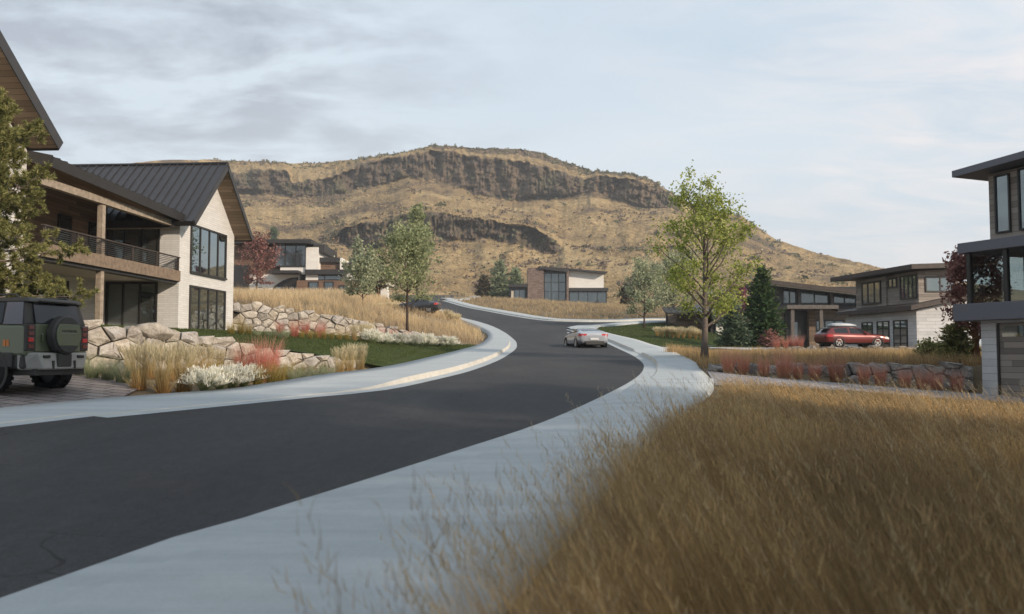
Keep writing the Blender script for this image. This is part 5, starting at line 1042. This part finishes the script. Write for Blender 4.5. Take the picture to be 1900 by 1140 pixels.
# near pine on the left, built of needle tufts
def pine(label, base, ht, cr, seed):
    rg = np.random.default_rng(seed); base = Vector(base); root = thing('pine_tree', label, 'tree', base); mb = MB(); mb.tube([base + Vector((0, 0, -.3)), base + Vector((.08, 0, ht * .5)), base + Vector((0, .1, ht))], [.2, .13, .02], 8); C_, D_ = [], []
    for k in range(74):
        f = .12 + .88 * (k / 74); az = k * 2.4 + rg.uniform(-.5, .5); L = cr * ((1 - f) ** .42 * .75 + .22) * rg.uniform(.6, 1.1); el = -.1 + .75 * f + rg.uniform(-.15, .2); d = Vector((math.cos(az) * math.cos(el), math.sin(az) * math.cos(el), math.sin(el))); pts = [base + Vector((0, 0, f * ht * .97))]
        for i in range(6): d = (d + Vector(rg.normal(0, .1, 3)) + Vector((0, 0, .05))).normalized(); pts.append(pts[-1] + d * L / 6)
        mb.tube(pts, [.045 * (1 - .8 * i / 6) for i in range(7)], 5, False)
        for i in range(2, 7):
            for j in range(4 if i < 6 else 5):
                sd = (d * .8 + Vector(rg.normal(0, .8, 3)) + Vector((0, 0, .35))).normalized(); q = pts[i] + (pts[i] - pts[i - 1]) * rg.random(); l = rg.uniform(.18, .5); q2 = q + sd * l; mb.tube([q, q2], [.014, .006], 4, False)
                for u in (.45, .7, 1.0): C_.append(q.lerp(q2, u)); D_.append(sd)
    mb.build('trunk', 'bark', root); C_ = np.array([tuple(c) for c in C_]); D_ = np.array([tuple(c) for c in D_]); n = 46; c = np.repeat(C_, n, 0); d = np.repeat(D_, n, 0) * .75 + rg.normal(0, .55, (len(c), 3)); d /= np.linalg.norm(d, axis=1)[:, None]
    l = rg.uniform(.10, .2, len(c)); V, F = leaf_quads(c + d * l[:, None] * .5, l, rg, asp=.13, dirs=d * 8); np_mesh('crown', V, F, 'pine', parent=root); return root
pine('big shaggy pine in front of the brick house, leaning over the green car', (-16.1, 25.6, h1(-16.1, 25.6)), 6.3, 2.85, 50)
# unseen trees added to throw shade over the near road, field and green car
for i, (x, y, hh) in enumerate(((9.2, 3.2, 14), (4.5, -4.5, 15), (14.2, 8.6, 10))):
    deciduous('shade_tree', ('unseen large leafy tree added for its shade beside the field', 'unseen large leafy tree added for its shade behind the viewpoint', 'unseen open crowned leafy tree added to part shade the dry field')[i], (x, y, h1(x, y)), hh, 4.9, .2, (9000, 9000, 3600)[i], .62, 'l_olive', 'bark', 60 + i, nb=24, cluster=.16)
# ------------------------------------------------------------------ vehicles
def paint(name, col, rough=.3, metal=.3, coat=.6):
    k = Nodes(name); k.fin(col, rough, .5, metal); k.b.inputs['Coat Weight'].default_value = coat; k.b.inputs['Coat Roughness'].default_value = .06; return k.m
M['p_green'] = paint('sage_green_paint', (.095, .115, .068), .38, .15); M['p_silver'] = paint('silver_paint', (.40, .42, .46), .3, .45); M['p_red'] = paint('red_paint', (.15, .018, .015), .3, .25); M['p_black'] = paint('black_paint', (.02, .021, .025), .25, .1)
M['clad'] = simple('dark_cladding', (.04, .038, .036), .6, .35, var=.1); M['tyre'] = simple('tyre_rubber', (.016, .016, .016), .85, .2, var=.2, scale=12); M['rim'] = simple('alloy_rim', (.50, .49, .46), .3, .6, .8, var=.05); M['rim_dark'] = simple('dark_rim', (.05, .05, .05), .4, .5, .5)
M['skid'] = simple('grey_skid_plate', (.30, .295, .28), .5, .4, .2, var=.08); M['lamp_red'] = simple('red_lamp', (.45, .02, .018), .2, .6, var=.05); M['lamp_smoke'] = simple('smoked_lamp', (.12, .03, .025), .2, .6, var=.05); M['plate'] = simple('plate_white', (.6, .6, .58), .5, .3, var=.03); M['amber'] = simple('amber_reflector', (.5, .16, .03), .3, .5); M['letter'] = simple('dark_lettering', (.02, .022, .018), .5, .3)
k = Nodes('car_glass'); M['cglass'] = k.fin((.022, .025, .03), .07, .38)
def wheel(root, T, x, y, z, r, w, spokes=5, rim='rim', tread=0, n=28):
    s = 1 if y > 0 else -1; ax = T(0, s, 0) - T(0, 0, 0); c = T(x, y, z); q = MB().lathe([(-w * .5, r * .62), (-w * .5, r * .9), (-w * .42, r * .985), (-w * .2, r), (w * .2, r), (w * .42, r * .985), (w * .5, r * .9), (w * .5, r * .62)], c, ax, n, False)
    if tread:
        for i in range(tread):
            a = 2 * math.pi * i / tread; u = T(math.cos(a), 0, math.sin(a)) - T(0, 0, 0); v = T(-math.sin(a), 0, math.cos(a)) - T(0, 0, 0)
            for (o0, o1, da) in ((-.5, -.22, 0), (-.18, .16, .5), (.2, .5, 0)):
                aa = a + da * 2 * math.pi / tread; u = T(math.cos(aa), 0, math.sin(aa)) - T(0, 0, 0); v = T(-math.sin(aa), 0, math.cos(aa)) - T(0, 0, 0); h = r * math.pi / tread * .62
                P_ = lambda a_, b_, c_: c + ax * (a_ * w) + u * b_ + v * c_
                q.hexa([P_(o0, r * .97, -h), P_(o1, r * .97, -h), P_(o1, r * .97, h), P_(o0, r * .97, h), P_(o0, r * 1.025, -h * .8), P_(o1, r * 1.025, -h * .8), P_(o1, r * 1.025, h * .8), P_(o0, r * 1.025, h * .8)])
    wh = q.build('wheel', 'tyre', root)
    k = MB().lathe([(w * .40, r * .64), (w * .50, r * .66), (w * .51, r * .60), (w * .42, r * .56)], c, ax, n, False).lathe([(w * .40, r * .13), (w * .5, r * .10)], c, ax, 12)
    for i in range(spokes):
        a = 2 * math.pi * (i + .25) / spokes
        for da in (-.09, .09):
            u = T(math.cos(a + da), 0, math.sin(a + da)) - T(0, 0, 0); v = T(-math.sin(a + da), 0, math.cos(a + da)) - T(0, 0, 0); P_ = lambda a_, b_, c_: c + ax * a_ + u * b_ + v * c_
            k.hexa([P_(w * .38, r * .08, -r * .05), P_(w * .38, r * .62, -r * .035), P_(w * .38, r * .62, r * .035), P_(w * .38, r * .08, r * .05), P_(w * .46, r * .08, -r * .05), P_(w * .49, r * .62, -r * .035), P_(w * .49, r * .62, r * .035), P_(w * .46, r * .08, r * .05)])
    k.build('rim', rim, wh); MB().lathe([(-w * .1, r * .63), (w * .3, r * .63)], c, ax, n).build('brake_disc', 'rim_dark', wh)
def cr(p, t):
    n = len(p) - 1; f = min(t * n, n - 1e-6); i = int(f); u = f - i; g = lambda k: np.asarray(p[min(max(k, 0), n)], float); a, b, c, d = g(i - 1), g(i), g(i + 1), g(i + 2)
    return .5 * (2 * b + (c - a) * u + (2 * a - 5 * b + 4 * c - d) * u * u + (3 * b - a - 3 * c + d) * u ** 3)
def loft_car(root, T, st, paint_, side, rear, front, lights, N=84, clad=None):
    """st: stations (x, z0, half width, z shoulder, half roof, z roof) from the rear to the nose; x increases forward"""
    xs = [s[0] for s in st]; rows = []
    def ring(v):
        x, z0, hw, zs, hr, zr = v; g = max(zr - zs, .02)
        low = [(0, z0), (hw * .55, z0), (hw * .86, z0 + .01), (hw * .97, z0 + .12), (hw * .995, z0 + .35 * (zs - z0)), (hw, z0 + .66 * (zs - z0)), (hw * .975, zs - .05), (hw * .93, zs)]
        up = [(hw * .93 + (hr - hw * .93) * t + .0, zs + g * .9 * t) for t in (.12, .34, .56, .78, .95)] + [(hr * .93, zr - g * .02 - .008), (hr * .7, zr), (hr * .35, zr + .012), (0, zr + .016)]
        return low + up
    X = np.linspace(0, 1, N); V = []
    for t in X:
        v = cr(st, t); R = ring(v); V.append([(v[0], y, z) for y, z in R] + [(v[0], -y, z) for y, z in R[-2:0:-1]])
    m = len(V[0]); half = 16
    parts = {}
    def put(nm, f): parts.setdefault(nm, []).append(f)
    for i in range(N - 1):
        xm = (V[i][0][0] + V[i + 1][0][0]) / 2; v = cr(st, (X[i] + X[i + 1]) / 2); gh = v[5] - v[3]
        for j in range(m):
            jj = j if j < half else m - 1 - j; k = (j + 1) % m; quad = [V[i][j], V[i + 1][j], V[i + 1][k], V[i][k]]; zc = sum(q[2] for q in quad) / 4; yc = abs(sum(q[1] for q in quad) / 4); nm = 'body'
            sg = '+' if sum(q[1] for q in quad) > 0 else '-'
            if 8 <= jj <= 11 and gh > .2:
                for wi, (a, b) in enumerate(side):
                    if a <= xm <= b: nm = 'side_window|%d%s' % (wi, sg)
            if 12 <= jj and rear[0] <= xm <= rear[1]: nm = 'rear_window'
            if 12 <= jj and front[0] <= xm <= front[1]: nm = 'windscreen'
            if clad and (zc < clad): nm = 'cladding'
            for (ln, x0, x1, y0, y1, z0, z1) in lights:
                if x0 <= xm <= x1 and y0 <= yc <= y1 and z0 <= zc <= z1: nm = ln + '|' + sg
            put(nm, quad)
    put('body', V[0][::-1]); put('body', V[-1])
    mats = {'body': paint_, 'side_window': 'cglass', 'rear_window': 'cglass', 'windscreen': 'cglass', 'cladding': 'clad', 'tail_light': 'lamp_red', 'headlight': 'plate'}
    for nm, fs in parts.items():
        q = MB(T); ids = {}; 
        for f in fs:
            key = [ids.setdefault(tuple(np.round(p, 5)), len(ids)) for p in f]; q.f.append(tuple(dict.fromkeys(key)))
        q.v = [tuple(T(*p)) for p in ids]; q.f = [f for f in q.f if len(f) > 2]; nm = nm.split('|')[0]; q.build(nm, mats[nm], root, smooth=True)
def arches(root, T, xs_, hw, r, z):
    for x in xs_:
        for s in (-1, 1): MB().lathe([(0, r * 1.13), (.02, r * 1.12), (.021, r * 1.0), (-.05, r * 1.0)], T(x, s * (hw - .012), z), T(0, s, 0) - T(0, 0, 0), 28, False).build('wheel_arch', 'clad', root)
# ---- sage green four-wheel drive
ph = math.radians(167); gS = Vector((-10.32, 19.6, 0)); zS = h1(-10.9, 20.2) - .0; TS = frame((gS.x, gS.y, zS), (math.cos(ph), math.sin(ph)))
S = thing('parked_suv', 'boxy sage green four wheel drive with a covered spare wheel on its tailgate', 'car', TS(2.3, 0, 0))
MB(TS).box(0, 4.6, -.965, .965, .80, 1.50).build('body', 'p_green', S, bevel=.07, seg=3); MB(TS).box(.05, 4.55, -.93, .93, .52, .84).build('cladding', 'clad', S, bevel=.06, seg=2)
for s in (-1, 1): MB(TS).box(.30, 4.5, *sorted((s * .93, s * .985)), .56, .88).build('side_cladding', 'clad', S, bevel=.02, seg=2)
MB(TS).hexa([(.02, -.945, 1.48), (4.0, -.93, 1.48), (4.0, .93, 1.48), (.02, .945, 1.48), (.13, -.83, 2.02), (3.3, -.82, 2.02), (3.3, .82, 2.02), (.13, .83, 2.02)]).build('cabin', 'clad', S, bevel=.05, seg=2)
MB(TS).hexa([(.02, -.875, 1.99), (3.4, -.85, 1.99), (3.4, .85, 1.99), (.02, .875, 1.99), (.12, -.80, 2.10), (3.25, -.78, 2.10), (3.25, .78, 2.10), (.12, .80, 2.10)]).build('roof', 'clad', S, bevel=.045, seg=3)
MB(TS).box(-.045, .16, -.55, .55, 2.0, 2.045).build('roof_spoiler', 'clad', S, bevel=.015)
for s in (-1, 1):
    MB(TS).tube([(.35, s * .76, 2.09), (.45, s * .76, 2.16), (2.9, s * .75, 2.16), (3.0, s * .75, 2.09)], .022, 6).build('roof_rail', 'clad', S)
    g = lambda x, z, o=.0: (x, s * (.945 + (.83 - .945) * (z - 1.48) / .54 + .008 + o), z)
    for a, b in ((.62, 1.35), (1.43, 2.35), (2.43, 3.3)): MB(TS).prism([g(a, 1.53), g(b, 1.53), g(b - .03, 1.97), g(a + .02, 1.97)], TS(0, s * .006, 0) - TS(0, 0, 0) if False else (0, s * .006, 0)).build('side_window', 'cglass', S)
    MB(TS).prism([g(.08, 1.5, .004), g(.58, 1.5, .004), g(.58, 1.99, .004), g(.16, 1.99, .004)], (0, s * .004, 0)).build('rear_pillar', M['band'], S)
    lp = MB(TS).box(-.03, .14, *sorted((s * .70, s * .955)), .92, 1.5).build('tail_lamp', 'clad', S, bevel=.012)
    for i, z in enumerate((.97, 1.11, 1.25, 1.38)): MB(TS).box(-.045, -.028, *sorted((s * .745, s * .91)), z, z + .095).build('lamp_lens', ('lamp_smoke', 'lamp_red', 'lamp_smoke', 'lamp_smoke')[i], lp, bevel=.01)
    for i in range(2): MB(TS).box(.40 + i * .085, .47 + i * .085, *sorted((s * .962, s * .974)), 1.02, 1.16).build('side_reflector', 'amber', S)
rw = MB(TS).hexa([(-.02, -.68, 1.53), (.02, -.68, 1.53), (.02, .68, 1.53), (-.02, .68, 1.53), (.085, -.66, 1.97), (.12, -.66, 1.97), (.12, .66, 1.97), (.085, .66, 1.97)]).build('rear_window', 'cglass', S)
MB(TS).box(-.028, .01, -.69, .69, .90, 1.51).build('tailgate', 'p_green', S, bevel=.012)
MB(TS).tube([(-.03, .52, 1.10), (-.065, .52, 1.13), (-.065, .52, 1.27), (-.03, .52, 1.30)], .014, 6).build('tailgate_handle', 'p_green', S)
MB(TS).hexa([(-.20, -.62, .50), (.2, -.95, .50), (.2, .95, .50), (-.20, .62, .50), (-.16, -.78, .88), (.2, -.97, .88), (.2, .97, .88), (-.16, .78, .88)]).build('bumper', 'skid', S, bevel=.04, seg=2)
MB(TS).box(-.215, -.1, -.22, .22, .56, .86).build('bumper_insert', 'clad', S, bevel=.02)
for s in (-1, 1): MB(TS).box(-.205, -.12, *sorted((s * .42, s * .62)), .76, .82).build('tow_eye', 'letter', S, bevel=.01); MB(TS).box(-.2, -.1, *sorted((s * .30, s * .36)), .52, .7).build('bumper_slot', 'letter', S)
MB(TS).box(-.1, .6, -.75, .75, .38, .52).build('underbody', 'clad', S)
back = TS(-1, 0, 0) - TS(0, 0, 0); sp_c = TS(-.03, -.02, 1.27)
sp = MB().lathe([(0, .33), (0, .415), (.05, .44), (.19, .44), (.235, .41), (.24, .33)], sp_c, back, 40).build('spare_wheel', 'clad', S, smooth=False)
def disc_seg(z0, z1, r, x0, x1):
    pts = [(y, z) for z, y in ((z, math.sqrt(max(r * r - z * z, 0))) for z in np.linspace(z0, z1, 14))]; pts = pts + [(-y, z) for y, z in pts[::-1]]
    return MB(TS).prism([(x0, -.02 + y, 1.27 + z) for y, z in pts], (x1 - x0, 0, 0))
disc_seg(-.24, .25, .385, -.27, -.292).build('cover', 'p_green', sp, bevel=.008); disc_seg(.255, .384, .385, -.27, -.285).build('cover_top', 'clad', sp); disc_seg(-.384, -.245, .385, -.27, -.285).build('cover_base', 'clad', sp)
MB(TS).box(-.297, -.29, -.26, .22, .055, .115) if False else MB(TS).box(-.2955, -.2925, -.26, .22, 1.315, 1.322).build('badge_line', 'skid', sp)
tcv = bpy.data.curves.new('lettering', 'FONT'); tcv.body = 'DEFENDER'; tcv.size = .082; tcv.align_x = 'CENTER'; tcv.extrude = .003; tcv.space_character = 1.22
to = bpy.data.objects.new('lettering', tcv); COL.objects.link(to); bpy.context.view_layer.update(); dg = bpy.context.evaluated_depsgraph_get(); me = bpy.data.meshes.new_from_object(to.evaluated_get(dg)); bpy.data.objects.remove(to)
rt = TS(0, -1, 0) - TS(0, 0, 0); o3 = TS(-.2945, -.02, 1.335); mt = Matrix(((rt.x, 0, back.x, o3.x), (rt.y, 0, back.y, o3.y), (0, 1, 0, o3.z), (0, 0, 0, 1))); me.transform(Matrix.Translation(-ORG[S]) @ mt); me.materials.clear(); me.materials.append(M['letter'])
lt_ = bpy.data.objects.new('lettering', me); COL.objects.link(lt_); lt_.parent = sp
for x in (.92, 3.68):
    for s in (-1, 1): wheel(S, TS, x, s * .84, .43, .43, .29, 6, 'rim_dark', 22, 32)
arches(S, TS, (.92, 3.68), .985, .46, .47)
# ---- silver fastback coupe driving up the road
gC = G(1103, 646.5); ph = math.radians(100); TC = frame(gC, (math.cos(ph), math.sin(ph))); CP = thing('silver_coupe', 'silver fastback sports coupe driving up the road, seen from behind', 'car', TC(2.2, 0, 0))
loft_car(CP, TC, [(0, .42, .62, .78, .40, .80), (.03, .36, .80, .90, .52, .92), (.14, .30, .90, .965, .60, .985), (.5, .24, .955, .985, .64, 1.06), (1.0, .20, .97, .965, .62, 1.17), (1.5, .18, .955, .94, .60, 1.25), (2.0, .18, .94, .93, .585, 1.28), (2.45, .18, .94, .92, .57, 1.24), (2.9, .18, .945, .92, .56, 1.06), (3.2, .18, .95, .90, .62, .95), (3.8, .20, .95, .84, .66, .875), (4.25, .22, .91, .74, .62, .76), (4.5, .28, .78, .60, .5, .62), (4.55, .34, .6, .55, .4, .56)],
         'p_silver', [(1.05, 2.75)], (.42, 1.45), (2.42, 3.05), [('tail_light', 0, .34, .48, .99, .775, .885)], clad=.27)
MB(TC).box(-.055, .1, -.27, .27, .50, .63).build('number_plate', 'plate', CP, bevel=.01); MB(TC).hexa([(-.03, -.5, .22), (.4, -.8, .22), (.4, .8, .22), (-.03, .5, .22), (-.03, -.62, .44), (.4, -.84, .44), (.4, .84, .44), (-.03, .62, .44)]).build('diffuser', 'clad', CP, bevel=.02)
for s in (-1, 1): MB(TC).lathe([(0, .065), (.14, .07)], TC(-.02, s * .55, .34), TC(-1, 0, 0) - TC(0, 0, 0), 14).build('exhaust_pipe', 'rim', CP); MB(TC).hexa([(2.62, s * .92, .93), (2.78, s * .92, .93), (2.78, s * 1.08, .95), (2.62, s * 1.08, .95), (2.62, s * .92, 1.03), (2.78, s * .92, 1.03), (2.78, s * 1.08, 1.06), (2.62, s * 1.08, 1.06)]).build('mirror', 'p_silver', CP, bevel=.02)
for x in (.92, 3.55):
    for s in (-1, 1): wheel(CP, TC, x, s * .83, .34, .34, .28, 5, 'rim')
arches(CP, TC, (.92, 3.55), .965, .36, .35)
# ---- red estate with a roof box
gR = G(1519, 648); gR = Vector((P(1521, 648, 61).x, 61, 0)); ph = math.radians(9); gR.z = h1(gR.x + 2, gR.y + .6) - .0; TR = frame(gR, (math.cos(ph), math.sin(ph))); RD = thing('red_estate', 'red estate car with a long grey roof box parked behind the low boulder wall', 'car', TR(2.4, 0, 0))
loft_car(RD, TR, [(0, .50, .66, .80, .42, .83), (.04, .42, .84, .93, .56, .99), (.18, .34, .92, 1.0, .62, 1.12), (.45, .28, .96, 1.01, .64, 1.33), (.75, .26, .968, 1.0, .64, 1.42), (1.5, .25, .965, .98, .63, 1.465), (2.2, .25, .955, .96, .62, 1.46), (2.8, .25, .955, .95, .60, 1.38), (3.25, .25, .96, .95, .59, 1.14), (3.55, .25, .965, .93, .66, 1.01), (4.2, .26, .96, .89, .70, .94), (4.65, .28, .91, .80, .66, .83), (4.9, .34, .80, .68, .5, .70), (4.95, .4, .62, .6, .4, .62)],
         'p_red', [(.72, 1.72), (1.8, 2.98)], (.12, .46), (2.72, 3.38), [('tail_light', 0, .5, .3, .99, .83, .92), ('headlight', 4.45, 4.9, .55, .95, .64, .80)], clad=.40)
MB(TR).hexa([(.12, -.58, 1.36), (.6, -.6, 1.44), (.6, .6, 1.44), (.12, .58, 1.36), (.10, -.56, 1.40), (.6, -.6, 1.475), (.6, .6, 1.475), (.10, .56, 1.40)]).build('roof_spoiler', 'p_black', RD, bevel=.01)
for s in (-1, 1): MB(TR).tube([(.9, s * .56, 1.44), (1.0, s * .56, 1.5), (2.35, s * .55, 1.5), (2.45, s * .55, 1.44)], .018, 6).build('roof_rail', 'p_black', RD); MB(TR).box(2.95, 3.12, *sorted((s * .93, s * 1.07)), .96, 1.08).build('mirror', 'p_red', RD, bevel=.03, seg=2)
for x in (1.1, 2.2): MB(TR).box(x - .03, x + .03, -.56, .56, 1.49, 1.535).build('roof_bar', 'p_black', RD)
for x in (.95, 3.87):
    for s in (-1, 1): wheel(RD, TR, x, s * .835, .37, .37, .26, 5, 'rim')
arches(RD, TR, (.95, 3.87), .972, .39, .38)
RB = thing('roof_box', 'smooth pale grey roof box carried on the red estate car', 'roof box', TR(1.6, 0, 1.54))
bm = MB(TR); pr = [(.72, .2, .06), (.78, .36, .16), (1.1, .41, .25), (1.7, .41, .27), (2.3, .38, .22), (2.65, .30, .12), (2.75, .18, .05)]
vs, fs = [], []
for (x, hw, hh) in pr:
    for a in range(16): t = 2 * math.pi * a / 16; c_, s_ = math.cos(t), math.sin(t); vs.append((x, hw * math.copysign(abs(c_) ** .6, c_), 1.56 + (hh * .82 if s_ > 0 else .05) * math.copysign(abs(s_) ** .7, s_)))
for i in range(len(pr) - 1): fs += [(i * 16 + a, i * 16 + (a + 1) % 16, (i + 1) * 16 + (a + 1) % 16, (i + 1) * 16 + a) for a in range(16)]
bm.add(vs, fs + [tuple(range(16)), tuple(range((len(pr) - 1) * 16, len(pr) * 16))]); bm.build('lid', simple('roof_box_grey', (.36, .39, .42), .35, .5, var=.05), RB, smooth=True); MB(TR).box(.85, 2.6, -.36, .36, 1.535, 1.56).build('base', 'clad', RB)
# ---- dark saloon half hidden in the meadow
gB = G(808, 589); ph = math.radians(172); TB = frame((gB.x + .4, gB.y, h1(gB.x - 1.5, gB.y) + .12), (math.cos(ph), math.sin(ph))); BK = thing('black_saloon', 'black saloon parked on the slope, half hidden behind dry meadow grass', 'car', TB(2.2, 0, 0))
loft_car(BK, TB, [(0, .45, .62, .86, .40, .90), (.05, .36, .82, .97, .6, 1.02), (.3, .26, .91, 1.0, .66, 1.06), (.75, .22, .93, .98, .62, 1.12), (1.25, .2, .925, .95, .58, 1.34), (1.9, .2, .92, .93, .57, 1.41), (2.5, .2, .915, .92, .56, 1.39), (3.1, .2, .92, .92, .58, 1.13), (3.4, .2, .925, .9, .64, 1.0), (4.1, .22, .91, .84, .66, .88), (4.45, .26, .82, .72, .55, .76), (4.6, .36, .6, .6, .4, .62)],
         'p_black', [(.95, 1.8), (1.9, 2.95)], (.75, 1.3), (2.55, 3.25), [('tail_light', 0, .35, .4, .99, .84, .95), ('headlight', 4.1, 4.5, .5, .95, .62, .78)], clad=.30)
for x in (.9, 3.65):
    for s in (-1, 1): wheel(BK, TB, x, s * .80, .335, .335, .24, 7, 'rim')
arches(BK, TB, (.9, 3.65), .93, .355, .345)
# ------------------------------------------------------------------ air: a thin even haze, clear nearby
k = Nodes('air'); k.t.nodes.remove(k.b); vo = k.n('ShaderNodeVolumePrincipled'); vo.inputs['Color'].default_value = (.86, .91, .96, 1); vo.inputs['Density'].default_value = 0.0004; vo.inputs['Anisotropy'].default_value = .0
k.t.links.new(vo.outputs[0], k.o.inputs['Volume']); M['air'] = k.m
zt_ = max(o.matrix_world.translation.z + max((c[2] for c in o.bound_box), default=0) for o in SC.objects if o.type == 'MESH') + 3
hz = MB().box(-1300, 1300, -290, 1750, -12, zt_).build('haze', 'air', origin=(0, 0, 0)); hz['kind'] = 'stuff'
